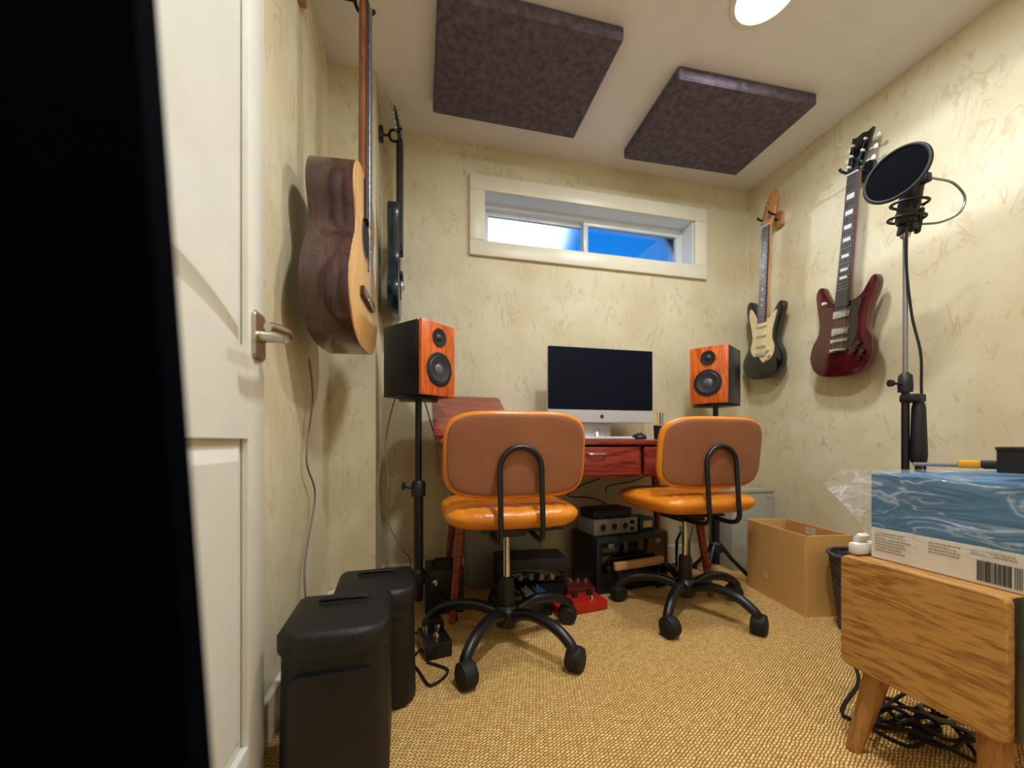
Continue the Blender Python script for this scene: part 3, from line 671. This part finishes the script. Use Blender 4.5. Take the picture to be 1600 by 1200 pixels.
guitar('electric_guitar', 'dark cherry red double-horned electric guitar with pearl neck inlays on the right wall', (1.795, 1.362, .952), R(-90), 5.0, Pg)
hanger('black prong hanger holding the cherry red electric guitar', XR, -1, 1.29, 1.815, .085, m='black_plastic')
# black electric guitar with cream guard near the corner
STB = [(0, 0), (.07, .003), (.125, .028), (.155, .075), (.150, .130), (.118, .180), (.105, .225), (.118, .285), (.140, .345), (.142, .378), (.122, .390), (.098, .372), (.065, .335), (.035, .325), (0, .325), (-.035, .325), (-.060, .345), (-.078, .385), (-.105, .425), (-.135, .430), (-.148, .395), (-.138, .340), (-.115, .275), (-.105, .220), (-.125, .165), (-.155, .115), (-.160, .070), (-.125, .026), (-.07, .003)]
STP = [(.028, .085), (.085, .110), (.100, .160), (.080, .205), (.080, .250), (.095, .300), (.108, .345), (.085, .340), (.05, .318), (0, .318), (-.03, .318), (-.055, .335), (-.085, .375), (-.108, .385), (-.112, .340), (-.090, .275), (-.078, .220), (-.090, .165), (-.060, .125), (-.02, .12), (.0, .10)]
Ps = dict(th=.040, body=STB, bm='gloss_black', plates=[(STP, 'cream', 'pickguard')], neck=(.310, .800, .027, .0205), nrise=.006, neckm='maple', fb0=.300, fbm='fretboard', inlay='dot',
          head=head_six(), headm='maple', pegs=[(-.022, .028, -1), (-.020, .052, -1), (-.018, .076, -1), (-.014, .100, -1), (-.010, .124, -1), (-.004, .148, -1)], bridge=.130, bridgem='chrome', ph=.02,
          pickups=[(.285, 'cream', .08), (.235, 'cream', .08), (.180, 'cream', .08)], knobs=[(.058, .150, .010, 'cream'), (.070, .120, .010, 'cream'), (.045, .100, .010, 'cream')], sx=.78)
guitar('electric_guitar', 'black electric guitar with cream pickguard hanging nearest the back corner', (1.80, 1.765, 1.005), R(-90), 3.2, Ps)
hanger('wooden hanger holding the black guitar with the cream guard', XR, -1, 1.720, 1.845, .075)
# acoustic on the near left wall
ACB = [(0, 0), (.09, .006), (.155, .042), (.190, .105), (.188, .165), (.155, .235), (.122, .290), (.124, .335), (.142, .385), (.140, .430), (.112, .472), (.06, .492), (0, .495), (-.06, .492), (-.112, .472), (-.140, .430), (-.142, .385), (-.124, .335), (-.122, .290), (-.155, .235), (-.188, .165), (-.190, .105), (-.155, .042), (-.09, .006)]
ACB = [(a, b*1.03) for a, b in ACB]
Pa = dict(th=.118, bev=.003, body=ACB, bm='rosewood', topm='spruce', plates=[([(.03, .245), (.06, .27), (.085, .30), (.09, .35), (.065, .375), (.05, .345), (.055, .32), (.04, .285)], 'rosewood', 'pickguard')], neck=(.49, 1.02, .029, .022), nrise=.004, neckm='neck_wood', fb0=.375, fbm='fretboard', inlay='dot',
          head=[(-.022, 0), (.022, 0), (.034, .02), (.037, .14), (0, .146), (-.037, .14), (-.034, .03)], headm='rosewood', pegs=[(a, b-.018, c) for a, b, c in PEG33], bridge=.150, bridgem='rosewood', bw=.16, bh=.028, hole=.325, knobs=[(-.03, .14, .003, 'pearl')])
guitar('acoustic_guitar', 'acoustic guitar with dark brown sides and pale top hanging beside the door', (-.218, 1.245, .940), R(86), 0, Pa)
hanger('wooden hanger holding the acoustic guitar above the door handle', XL, 1, 1.245, 1.975, .165)
# dark electric guitar near the far left corner
Pb = dict(Ps); Pb.update(th=.045, bm='teal_black', plates=[(STP, 'gloss_black', 'pickguard')], neckm='black_plastic', fbm='fretboard', headm='gloss_black', sx=.9, neck=(.310, .76, .027, .0205), head=head_six(.15), pegs=[(-.022, .02+.02*k, -1) for k in range(6)], pickups=[(.285, 'black_plastic', .08), (.180, 'black_plastic', .08)], knobs=[(.058, .150, .010, 'gloss_black')])
guitar('electric_guitar', 'dark teal electric guitar seen edge-on above the left loudspeaker', (-.105, 1.775, 1.205), R(90), 0, Pb)
hanger('black hanger holding the dark teal guitar in the far left corner', XJ, 1, 1.775, 1.985, .055, m='black_plastic', cz=.06)

# ------------------------------------------------------------------ PA cabinets on the floor at left
def pa(label, loc, yaw, s=1, hk=1):
    t = thing('pa_speaker', label, 'speaker', loc, (0, 0, yaw), 'black portable speakers on the floor')
    w, d, h = .195*s, .20*s, .325*s*hk
    bm = BM(); o = [(-w/2+.012, d/2), (w/2-.012, d/2), (w/2, d/2-.02), (w/2, -d/2+.035), (w/2-.02, -d/2+.008), (w/2-.045, -d/2), (-w/2+.045, -d/2), (-w/2+.02, -d/2+.008), (-w/2, -d/2+.035), (-w/2, d/2-.02)]
    slab(bm, o, [(.014, 0), (.002, .010), (0, .03), (.004, h-.045)], lambda u, v, z: Vector((u, v, z))); link('cabinet', bm, 'pa_black', t)
    bm = BM(); slab(bm, o, [(-.001, h-.047), (-.003, h-.040), (-.003, h-.012), (.003, h-.003), (.012, h)], lambda u, v, z: Vector((u, v, z))); tp = link('top_cap', bm, 'pa_black', t)
    bm = BM(); slab(bm, rrect(w*.50, .032, .012, 4), [(0, h+.0012), (0, h-.004)], lambda u, v, z: Vector((u, v+.045*s, z))); link('handle_recess', bm, 'rubber', tp)
    bm = BM(); tube(bm, spline([(-w*.22, .045*s, h-.002), (-w*.2, .045*s, h+.006), (w*.2, .045*s, h+.006), (w*.22, .045*s, h-.002)]), .005); link('carry_handle', bm, 'pa_black', tp)
    bm = BM(); slab(bm, rrect(w-.05, h-.11, .015), [(0, -d/2-.004), (0, -d/2+.004)], lambda u, v, z: Vector((u, z, v+h/2-.02))); link('grille', bm, 'black_metal', t)
    bm = BM(); slab(bm, rrect(w-.07, .05, .01), [(0, d/2+.002), (0, d/2-.002)], lambda u, v, z: Vector((u, z, v+h/2))); link('rear_panel', bm, 'steel', t)
    for x, y in ((-1, -1), (1, -1), (-1, 1), (1, 1)): pass
    bm = BM(); lathe(bm, [(0, .004), (.012, .004), (.014, 0), (0, 0)], (-w/2-.001, -.02, h*.45), (-1, 0, 0)); link('input_jack', bm, 'chrome', t)
    return t
pa('black portable speaker standing on the floor right beside the open door', (-.158, .875, 0), R(2), 1.0)
pa('black portable speaker on the floor behind the one beside the door', (-.112, 1.115, 0), R(4), 1.0, .93)

# ------------------------------------------------------------------ floor gear
def gear_box(name, label, cat, loc, size, yaw, m, parts=()):
    t = thing(name, label, cat, loc, (0, 0, yaw))
    link('case_body', box(BM(), (0, 0, size[2]/2), size, .006), m, t)
    return t
# pedal case at the left behind the stand
t = gear_box('gear_case', 'black gear case on the floor between the left stand and the left chair', 'case', (.095, 1.635, 0), (.15, .16, .17), R(0), 'black_plastic')
for sx in (-1, 1): link('latch', box(BM(), (sx*.04, -.083, .12), (.022, .008, .03), .002), 'chrome', t)
link('handle', tube(BM(), spline([(-.04, 0, .168), (-.035, 0, .19), (.035, 0, .19), (.04, 0, .168)]), .006), 'rubber', t)
t = gear_box('amplifier', 'low black amplifier box on the floor under the desk behind the left chair', 'amplifier', (.47, 1.68, 0), (.30, .15, .175), R(-4), 'black_plastic')
link('front_plate', box(BM(), (0, -.077, .10), (.27, .005, .06), .002), 'gloss_black', t)
for k in range(5): link('knob', lathe(BM(), [(.012, 0), (.010, .014), (0, .014)], (-.10+.045*k, -.079, .10), (0, -1, 0)), 'steel', t)
t = gear_box('effects_pedal', 'flat red effects pedal with black knobs on the carpet beside the left chair', 'pedal', (.615, 1.488, 0), (.22, .11, .040), R(8), 'red_case')
for k in range(3): link('knob', lathe(BM(), [(.014, 0), (.011, .020), (0, .020)], (-.07+.07*k, .02, .040)), 'black_plastic', t)
for k in range(2): link('foot_switch', lathe(BM(), [(.009, 0), (.009, .012), (.006, .018), (0, .018)], (-.05+.10*k, -.03, .040)), 'chrome', t)
t = gear_box('effects_pedal', 'small black effects pedal on the carpet left of the nearer chair base', 'pedal', (.045, 1.30, 0), (.085, .13, .05), R(12), 'black_metal')
for k in range(2): link('knob', lathe(BM(), [(.010, 0), (.008, .014), (0, .014)], (-.02+.04*k, .035, .05)), 'chrome', t)
link('foot_switch', lathe(BM(), [(.009, 0), (.009, .012), (.006, .018), (0, .018)], (0, -.03, .05)), 'chrome', t)
t = gear_box('effects_pedal', 'dark red effects pedal on the floor just behind the bright red one', 'pedal', (.672, 1.605, 0), (.12, .10, .055), R(-10), mat('oxblood_enamel', (96, 26, 22), .35))
for k in range(3): link('knob', lathe(BM(), [(.009, 0), (.008, .014), (0, .014)], (-.035+.035*k, .02, .055)), 'steel', t)
t = thing('storage_bin', 'translucent grey plastic bin against the wall under the desk', 'bin', (.38, 1.832, 0))
bm = BM(); slab(bm, rrect(.36, .13, .02), [(.012, .0), (.010, .005), (0, .25)], lambda u, v, z: Vector((u, v, z))); link('tub', bm, 'grey_plastic', t)
bm = BM(); slab(bm, rrect(.37, .14, .02), [(0, .252), (0, .266), (.01, .272)], lambda u, v, z: Vector((u, v, z))); link('bin_lid', bm, 'grey_plastic', t)
t = gear_box('pedalboard', 'black pedalboard with small pedals on the carpet behind the nearer chair base', 'pedalboard', (.415, 1.515, 0), (.16, .14, .045), R(4), 'black_metal')
for k, m_ in enumerate(('gloss_black', 'steel', 'blue_plastic')):
    p = link('pedal', box(BM(), (-.05+.05*k, 0, .062), (.040, .075, .032), .004), m_, t)
    link('knob', lathe(BM(), [(.007, 0), (.006, .010), (0, .010)], (-.05+.05*k, .02, .078)), 'steel', p)
# rack case under the desk between the chairs
t = thing('rack_case', 'wide black rack case on the floor under the middle of the desk', 'case', (.93, 1.73, 0), (0, 0, R(9)))
link('case_body', box(BM(), (0, 0, .125), (.40, .22, .25), .008), 'black_plastic', t)
link('front_panel', box(BM(), (0, -.113, .16), (.36, .006, .13), .002), 'gloss_black', t)
for k in range(2): link('latch', box(BM(), (-.13+.26*k, -.116, .21), (.03, .006, .02), .002), 'steel', t)
t = thing('wooden_board', 'narrow pale tan board leaning against the front of the rack case', 'board', (.955, 1.590, 0), (0, 0, R(10)))
link('plank', box(BM(), (0, 0, .128), (.27, .020, .034), .003), 'tan_wood', t)
for sx in (-1, 1): link('bracket', box(BM(), (sx*.11, .004, .056), (.02, .016, .112), .003), 'black_metal', t)
t = thing('audio_interface', 'grey audio interface with three round sockets on top of the rack case', 'audio interface', (.86, 1.70, .25), (0, 0, R(9)))
link('chassis', box(BM(), (0, .01, .036), (.24, .14, .070), .004), 'face_grey', t)
for k in range(3):
    j = link('socket', lathe(BM(), [(.020, 0), (.022, .004), (.015, .005), (.013, -.001), (0, -.001)], (-.075+.06*k, -.061, .036), (0, -1, 0)), 'steel', t)
    link('socket_core', lathe(BM(), [(.012, 0), (.012, .003), (0, .003)], (-.075+.06*k, -.060, .036), (0, -1, 0)), 'rubber', j)
for k in range(2): link('knob', lathe(BM(), [(.009, 0), (.008, .012), (0, .012)], (.085, -.060, .020+.03*k), (0, -1, 0)), 'black_plastic', t)
t = thing('router', 'flat black device stacked on the grey audio interface', 'router', (.85, 1.71, .321), (0, 0, R(9)))
link('shell', box(BM(), (0, 0, .022), (.21, .12, .042), .008), 'black_plastic', t)
link('light_strip', box(BM(), (0, -.061, .02), (.10, .002, .004)), 'blue_plastic', t, False)
t = thing('small_blue_box', 'small blue and black box on the rack case right of the audio interface', 'box', (1.045, 1.725, .25), (0, 0, R(9)))
link('box_body', box(BM(), (0, 0, .030), (.085, .09, .058), .003), 'blue_plastic', t); link('front_label', box(BM(), (0, -.046, .03), (.05, .002, .03)), 'cream', t, False)
# grey case in the right corner
t = thing('metal_case', 'light grey metal case standing in the corner behind the cardboard box', 'case', (1.705, 1.81, 0), (0, 0, R(-3)))
link('case_body', box(BM(), (0, 0, .20), (.25, .16, .40), .006), 'galv', t); link('case_lid', box(BM(), (0, 0, .41), (.256, .166, .02), .004), 'galv', t)
link('rivet', lathe(BM(), [(.006, 0), (.004, .003), (0, .003)], (.09, -.083, .38), (0, -1, 0)), 'steel', t)
t = thing('clear_jar', 'clear bottle standing on the floor behind the right chair base', 'bottle', (1.33, 1.80, 0))
bm = BM(); lathe(bm, [(0, .0), (.035, .0), (.037, .01), (.037, .15), (.02, .19), (.014, .20), (.014, .215)]); link('bottle_body', bm, 'glass', t)
link('bottle_cap', lathe(BM(), [(.016, .212), (.016, .235), (0, .235)]), 'white_plastic', t)
# open cardboard box
t = thing('cardboard_box', 'tall open brown cardboard box against the right wall', 'box', (1.555, 1.365, 0), (0, 0, R(-9)))
w, d, h, th = .19, .33, .31, .006
link('box_side', box(BM(), (-w/2, 0, h/2), (th, d, h), .001), 'kraft', t, False); link('box_side', box(BM(), (w/2, 0, h/2), (th, d, h), .001), 'kraft', t, False)
link('box_end', box(BM(), (0, -d/2, h/2), (w-th, th, h), .001), 'kraft', t, False); link('box_end', box(BM(), (0, d/2, h/2), (w-th, th, h), .001), 'kraft', t, False)
link('box_bottom', box(BM(), (0, 0, .004), (w-th, d-th, .006)), 'kraft_dark', t, False)
rt = Matrix.Rotation(R(8), 3, 'Y')
link('inner_flap', box(BM(), (-w/2+.02, 0, h-.055), (.004, d-.03, .10), rot=Matrix.Rotation(R(-12), 3, 'Y')), 'kraft_dark', t, False)
link('inner_flap', box(BM(), (w/2-.02, 0, h-.055), (.004, d-.03, .10), rot=Matrix.Rotation(R(12), 3, 'Y')), 'kraft_dark', t, False)
link('tape_piece', box(BM(), (w/2-.045, -.02, h-.018), (.002, .05, .03)), 'tape', t, False)
link('tape_piece', box(BM(), (-w/2-.0036, .05, .09), (.001, .03, .03)), 'tape', t, False)
# woven waste basket
t = thing('waste_basket', 'dark grey woven waste basket partly hidden behind the wooden cabinet', 'basket', (1.525, 1.060, 0))
bm = BM(); seg = 40; rows = 22; pr = None
for j in range(rows+1):
    z = .004+.265*j/rows; r0 = .082+.030*j/rows
    ring = [bm.verts.new(((r0+.0022*(1 if (k+j) % 2 else -1))*math.cos(2*math.pi*k/seg), (r0+.0022*(1 if (k+j) % 2 else -1))*math.sin(2*math.pi*k/seg), z)) for k in range(seg)]
    if pr:
        for k in range(seg): bm.faces.new((pr[k], pr[(k+1) % seg], ring[(k+1) % seg], ring[k]))
    else: bm.faces.new(ring[::-1])
    pr = ring
link('basket_weave', bm, 'basket', t)
link('basket_rim', tube(BM(), [(.113*math.cos(2*math.pi*k/32), .113*math.sin(2*math.pi*k/32), .270) for k in range(32)], .006, 8, closed=True), 'basket', t)

# ------------------------------------------------------------------ microphone stand
MX, MY = 1.435, .898
t = thing('microphone_stand', 'tall thin black microphone stand rising behind the plastic-wrapped carton', 'microphone stand', (MX, MY, 0))
link('round_base', lathe(BM(), [(0, 0), (.077, 0), (.080, .008), (.074, .018), (.03, .026), (0, .026)], seg=40), 'black_metal', t)
link('lower_tube', cyl(BM(), (0, 0, .02), (0, 0, .86), .0095), 'black_metal', t)
link('upper_tube', cyl(BM(), (0, 0, .84), (0, 0, 1.30), .0062), 'steel', t)
link('height_clutch', lathe(BM(), [(.0095, 0), (.017, 0), (.018, .02), (.016, .05), (.007, .06)], (0, 0, .82)), 'black_plastic', t)
bm = BM(); cyl(bm, (-.015, .0, .845), (-.045, .01, .847), .004); lathe(bm, [(0, 0), (.010, 0), (.011, .008), (0, .010)], (-.04, .008, .847), (-1, .3, 0)); link('wing_knob', bm, 'black_plastic', t)
bm = BM(); tube(bm, [(.018, -.022, .45), (.018, -.022, .80)], .0085, 10); lathe(bm, [(.009, 0), (.018, .01), (.020, .03), (.016, .17), (.010, .20), (0, .20)], (.018, -.022, .60)); box(bm, (.010, -.012, .80), (.045, .045, .025), .006); link('boom_counterweight', bm, 'black_plastic', t)
bm = BM(); lathe(bm, [(.006, 0), (.012, .006), (.012, .04), (.008, .05)], (0, 0, 1.285)); link('thread_adapter', bm, 'chrome', t)
# microphone in its cradle
mc = thing('studio_microphone', 'black studio microphone in a cradle at the top of the stand, behind the round screen', 'microphone', (MX, MY, 1.325), (R(8), R(6), R(-40)))
link('capsule_body', lathe(BM(), [(0, 0), (.020, .002), (.026, .012), (.026, .07), (.024, .072)]), 'black_metal', mc)
link('mesh_head', lathe(BM(), [(.024, .072), (.026, .076), (.026, .11), (.020, .128), (0, .134)]), 'black_plastic', mc)
for z in (.02, .062): link('cradle_ring', tube(BM(), [(.042*math.cos(2*math.pi*k/28), .042*math.sin(2*math.pi*k/28), z) for k in range(28)], .004, 8, closed=True), 'black_plastic', mc)
bm = BM()
for k in range(8):
    a_ = 2*math.pi*k/8; tube(bm, [(.042*math.cos(a_), .042*math.sin(a_), .02 if k % 2 else .062), (.026*math.cos(a_+.3), .026*math.sin(a_+.3), .04)], .0015, 5)
link('elastic_cords', bm, 'rubber', mc)
bm = BM(); box(bm, (0, -.0, -.012), (.03, .03, .03), .006); box(bm, (.03, 0, .01), (.012, .02, .07), .004); link('swivel_joint', bm, 'black_plastic', mc)
# round pop screen on a looped gooseneck
pc = Vector((1.335, .858, 1.440)); toc = (CAM-pc).normalized()
pn = Vector((toc.x-.45, toc.y+.30, toc.z+.62)).normalized()
q = pn.to_track_quat('Z', 'Y')
t = thing('pop_filter', 'round black pop filter on a looped gooseneck at the microphone', 'pop filter', pc)
qm = q.to_matrix()
def pl(a_, r_, z=0): return qm @ Vector((r_*math.cos(a_), r_*math.sin(a_), z))
link('hoop', tube(BM(), [pl(2*math.pi*k/48, .075) for k in range(48)], .005, 8, closed=True), 'rubber', t)
link('fabric_screen', lathe(BM(), [(0, .002), (.074, .001), (.074, -.001), (0, -.002)], (0, 0, 0), tuple(pn), 48), mat('black_nylon_mesh', (4, 5, 10), .9, spec=.05), t)
g = [Vector(p) for p in [(1.4316, 0.8476, 1.4385), (1.4669, 0.8445, 1.4381), (1.531, 0.8398, 1.4316), (1.5708, 0.8357, 1.3932), (1.5608, 0.8432, 1.3488), (1.5135, 0.8593, 1.3249), (1.4701, 0.8797, 1.3247), (1.4461, 0.8904, 1.3236)]]
link('gooseneck', tube(BM(), [p-pc for p in spline(g, 8)], .0032, 8), 'steel', t)
bm = BM(); c_ = Vector((1.4334, 0.8472, 1.4367))-pc; box(bm, c_, (.022, .02, .026), .004); c_ = Vector((1.4401, 0.8867, 1.3189))-pc; box(bm, c_, (.03, .028, .03), .005); link('clamp', bm, 'black_plastic', t)
t = tag(link('microphone_cable', tube(BM(), spline([(1.437, .885, 1.33), (1.405, .875, 1.30), (1.418, .885, 1.20), (1.442, .886, 1.05), (1.455, .872, .93), (1.462, .874, .80), (1.462, .860, .50), (1.45, .80, .06), (1.40, .78, .006), (1.30, .88, .006)], 8), .0035, 8), 'rubber'), 'thin black cable running down the microphone stand', 'cable')

# ------------------------------------------------------------------ oak cabinet at the right with its carton
CX0, CY0, CY1, CZ0, CZ1 = .91, .434, .690, .183, .420
cab = thing('side_cabinet', 'low oak-finish cabinet with black front and round splayed legs, lower right', 'cabinet', (1.26, (CY0+CY1)/2, 0))
cx0 = CX0-1.26; cxl = .70; dy = (CY1-CY0)
bm = BM(); slab(bm, rrect(dy, CZ1-CZ0, .012, 4, 0, (CZ0+CZ1)/2), [(.002, 0), (0, .002), (0, .018)], lambda u, v, d: Vector((cx0+d, u, v))); link('side_panel', bm, 'oak_y', cab)
bm = BM(); slab(bm, rrect(dy, CZ1-CZ0, .012, 4, 0, (CZ0+CZ1)/2), [(.002, 0), (0, .002), (0, .018)], lambda u, v, d: Vector((cx0+cxl-d, u, v))); link('side_panel', bm, 'oak_y', cab)
link('top_panel', box(BM(), (cx0+cxl/2, 0, CZ1-.010), (cxl-.036, dy-.004, .018), .001), 'oak_y', cab)
link('bottom_panel', box(BM(), (cx0+cxl/2, 0, CZ0+.010), (cxl-.036, dy-.004, .018), .001), 'oak_y', cab)
link('back_panel', box(BM(), (cx0+cxl/2, dy/2-.006, (CZ0+CZ1)/2), (cxl-.036, .008, CZ1-CZ0-.04)), 'oak_y', cab, False)
for k in range(2):
    dr = link('cabinet_door', box(BM(), (cx0+cxl*(.26+.48*k), -dy/2+.002, (CZ0+CZ1)/2), (cxl*.47, .016, CZ1-CZ0-.004), .003), 'gloss_black', cab)
    link('knob', lathe(BM(), [(.006, 0), (.006, .01), (.012, .014), (.010, .022), (0, .024)], (cx0+cxl*(.44+.12*k), -dy/2-.006, (CZ0+CZ1)/2), (0, -1, 0)), 'nickel', dr)
for sx, sy in ((0, 1), (0, -1), (1, 1), (1, -1)):
    x = cx0+.055+sx*(cxl-.11); y = sy*(dy/2-.040)
    link('leg', cyl(BM(), (x, y, CZ0), (x+(-.045 if not sx else .045), y+sy*.02, 0), .0235, .014, 20), 'leg_wood', cab)
# carton
BX0, BX1, BY0, BY1, BZ0, BZ1, BZM = .955, 1.40, .425, .660, .4205, .600, .486
ct = thing('carton', 'white and blue printed carton in a plastic bag on top of the oak cabinet', 'box', ((BX0+BX1)/2, (BY0+BY1)/2, BZ0))
bw_, bd_ = BX1-BX0, BY1-BY0
link('lower_carton', box(BM(), (0, 0, (BZM-BZ0)/2), (bw_, bd_, BZM-BZ0), .0015), 'carton_white', ct, False)
link('upper_carton', box(BM(), (0, 0, (BZM+BZ1)/2-BZ0), (bw_, bd_, BZ1-BZM), .0015), 'carton_blue', ct, False)
xf = -bw_/2-.0006
bm = BM(); rnd = random.Random(3)
def dashes(y_hi, y_lo, z, m_=1):   # runs of small print; y decreases to the right in view
    y = y_hi
    while y > y_lo:
        L_ = rnd.uniform(.002, .006); box(bm, (xf, y-L_/2, z), (.0006, L_, .0013)); y -= L_+.0014
yo = (BY0+BY1)/2
for r_ in range(7): dashes(.652-yo, (.652-.045-rnd.random()*.02)-yo, .056-r_*.0062)
for r_ in range(4): dashes(.560-yo, .520-yo-rnd.random()*.008, .056-r_*.0060)
for r_ in range(2): dashes(.500-yo, .446-yo, .057-r_*.0050)
o = link('printed_text', bm, 'ink_grey', ct, False); o['kind'] = 'stuff'
bm = BM(); y = .492
while y > .450:
    w_ = rnd.choice([.0007, .0012, .0018]); box(bm, (xf, y-w_/2-yo, .024), (.0006, w_, .036)); y -= w_+rnd.choice([.0007, .0011])
y = .446
while y > .438: box(bm, (xf, y-yo, .024), (.0006, .0012, .036)); y -= .0026
o = link('barcode', bm, 'ink', ct, False); o['kind'] = 'stuff'
# plastic bag around it
bm = BM(); per = []
hx_, hy_ = bw_/2+.006, bd_/2+.006
base = rrect(2*hx_, 2*hy_, .014, 3)
dd = []
for i in range(len(base)):
    a_, b_ = Vector(base[i]), Vector(base[(i+1) % len(base)]); n_ = max(1, int((b_-a_).length/.010))
    for k in range(n_): dd.append(a_.lerp(b_, k/n_))
cc = Vector((-hx_, hy_)); rows = []
NR = 16
for j in range(NR+1):
    s_ = j/NR; ring = []
    for p in dd:
        low = .052+.030*noise.noise(Vector((p.x*9, p.y*9, 3)))+.02*noise.noise(Vector((p.x*30, p.y*30, 1)))
        dcr = (p-cc).length
        pull = max(0, 1-dcr/.10)**1.0
        z = low+(BZ1-BZ0+.006-low)*s_
        nrm = Vector((p.x/hx_, p.y/hy_)); nrm.normalize()
        wv = abs(noise.noise(Vector((p.x*16, p.y*16, z*22))))*.012+.002
        q_ = p+nrm*wv
        q_ = q_+Vector((-.022, .085))*pull*max(0, 1-abs(s_-.72)/.72)**1.2
        z += .010*noise.noise(Vector((p.x*12, p.y*12, 9)))*s_*(1-s_)
        ring.append(bm.verts.new((q_.x, q_.y, z)))
    rows.append(ring)
for j in range(1, 8):
    k_ = 1-j/8
    ring = [bm.verts.new((p.x*k_, p.y*k_, BZ1-BZ0+.007+.004*abs(noise.noise(Vector((p.x*k_*30, p.y*k_*30, 5)))))) for p in dd]
    rows.append(ring)
for a_, b_ in zip(rows, rows[1:]):
    for k in range(len(dd)): bm.faces.new((a_[k], a_[(k+1) % len(dd)], b_[(k+1) % len(dd)], b_[k]))
cvert = bm.verts.new((0, 0, BZ1-BZ0+.008))
for k in range(len(dd)): bm.faces.new((rows[-1][k], rows[-1][(k+1) % len(dd)], cvert))
link('plastic_bag', bm, 'bag', ct)
# foam corner behind the carton
t = thing('foam_block', 'small crumpled white foam piece on the cabinet beside the carton', 'packing foam', (.965, .678, .4205))
link('foam', box(BM(), (0, 0, .014), (.075, .022, .026), .006), 'paper', t); link('foam_tab', box(BM(), (-.012, 0, .036), (.03, .012, .022), .004, rot=Matrix.Rotation(R(30), 3, 'X')), 'paper', t)
# things on the carton
bt = BZ1+.0125
t = thing('utility_knife', 'utility knife with yellow-orange grip and black body lying on the carton', 'knife', (1.150, .600, bt), (0, 0, R(-58)))
link('grip', box(BM(), (-.005, 0, .009), (.034, .022, .017), .005), 'yellow', t); link('blade_holder', box(BM(), (-.055, 0, .006), (.07, .016, .008), .003), 'steel', t); link('handle', box(BM(), (.065, 0, .009), (.11, .024, .018), .006), 'black_plastic', t)
t = thing('black_box', 'small black box on the far right of the plastic-wrapped carton', 'box', (1.035, .500, bt), (0, 0, R(5)))
link('box_body', box(BM(), (.06, -.03, .022), (.16, .06, .042), .002), 'rubber', t, False); link('box_lid', box(BM(), (.06, -.03, .045), (.162, .062, .006), .001), 'black_plastic', t, False)

# ------------------------------------------------------------------ cables
def cable(name, pts, r_, m_, label, n=8): return tag(link(name, tube(BM(), spline(pts, n), r_, 8), m_), label, 'cable')
pts = []
for k in range(60):
    a_ = k*.55; rr = .045+.035*math.sin(k*.83)+.012*math.sin(k*2.3)
    pts.append((1.09+rr*math.cos(a_)*1.3, .66+rr*math.sin(a_), .006+.0007*k+.010*(k % 3)))
pts = [(1.36, 1.02, .005), (1.20, .86, .005), (1.00, .75, .006)]+pts
cable('coiled_cable', pts, .0042, 'rubber', 'tangled black cable heap on the carpet under the oak cabinet', 5)
pts = []
for k in range(26):
    a_ = k*.7+1; rr = .04+.02*math.sin(k*1.3); pts.append((1.15+rr*math.cos(a_), .63+rr*math.sin(a_), .05+.0009*k))
cable('coiled_cable', pts, .0035, 'cable_grey', 'small grey cable coil lying in the black heap under the oak cabinet', 5)
cable('power_cord', [(-.325, 1.30, .92), (-.320, 1.32, .80), (-.322, 1.26, .62), (-.318, 1.34, .5), (-.322, 1.24, .30), (-.30, 1.23, .1), (-.28, 1.23, .03), (-.27, 1.22, .006)], .003, 'cable_grey', 'grey cord hanging down the left wall below the acoustic guitar')
cable('speaker_wire', [(-.06, 1.60, .90), (-.10, 1.615, .82), (-.13, 1.61, .66), (-.12, 1.60, .52), (-.125, 1.60, .38), (-.07, 1.615, .25), (-.04, 1.70, .18), (-.03, 1.75, .05), (0, 1.80, .006)], .0028, 'cable_grey', 'thin grey wire hanging from the left loudspeaker')
cable('speaker_wire', [(.00, 1.68, .90), (.02, 1.72, .84), (.06, 1.85, .72), (.10, 1.90, .60), (.20, 1.905, .50), (.4, 1.905, .48)], .0028, 'rubber', 'black wire running from the left loudspeaker to behind the desk')
cable('speaker_wire', [(1.50, 1.74, .86), (1.52, 1.80, .80), (1.50, 1.86, .6), (1.47, 1.88, .3), (1.40, 1.88, .05), (1.25, 1.86, .006)], .0028, 'rubber', 'black wire hanging from the right loudspeaker')
cable('power_cord', [(.82, 1.80, .684), (.86, 1.90, .686), (.90, 1.915, .62), (.95, 1.915, .5), (.80, 1.90, .44), (.72, 1.86, .40), (.80, 1.76, .40), (.86, 1.72, .375)], .003, 'rubber', 'black cord drooping under the desk above the rack case')
cable('power_cord', [(1.22, 1.905, .50), (1.10, 1.90, .46), (.95, 1.88, .44), (.90, 1.80, .42)], .003, 'rubber', 'second black cord looping under the right end of the desk')
cable('power_cord', [(.02, 1.22, .006), (.08, 1.16, .006), (.03, 1.10, .006), (.0, 1.17, .006), (-.02, 1.25, .006), (.03, 1.35, .01), (-.02, 1.42, .006)], .0035, 'rubber', 'black cord curled on the carpet beside the second portable speaker')
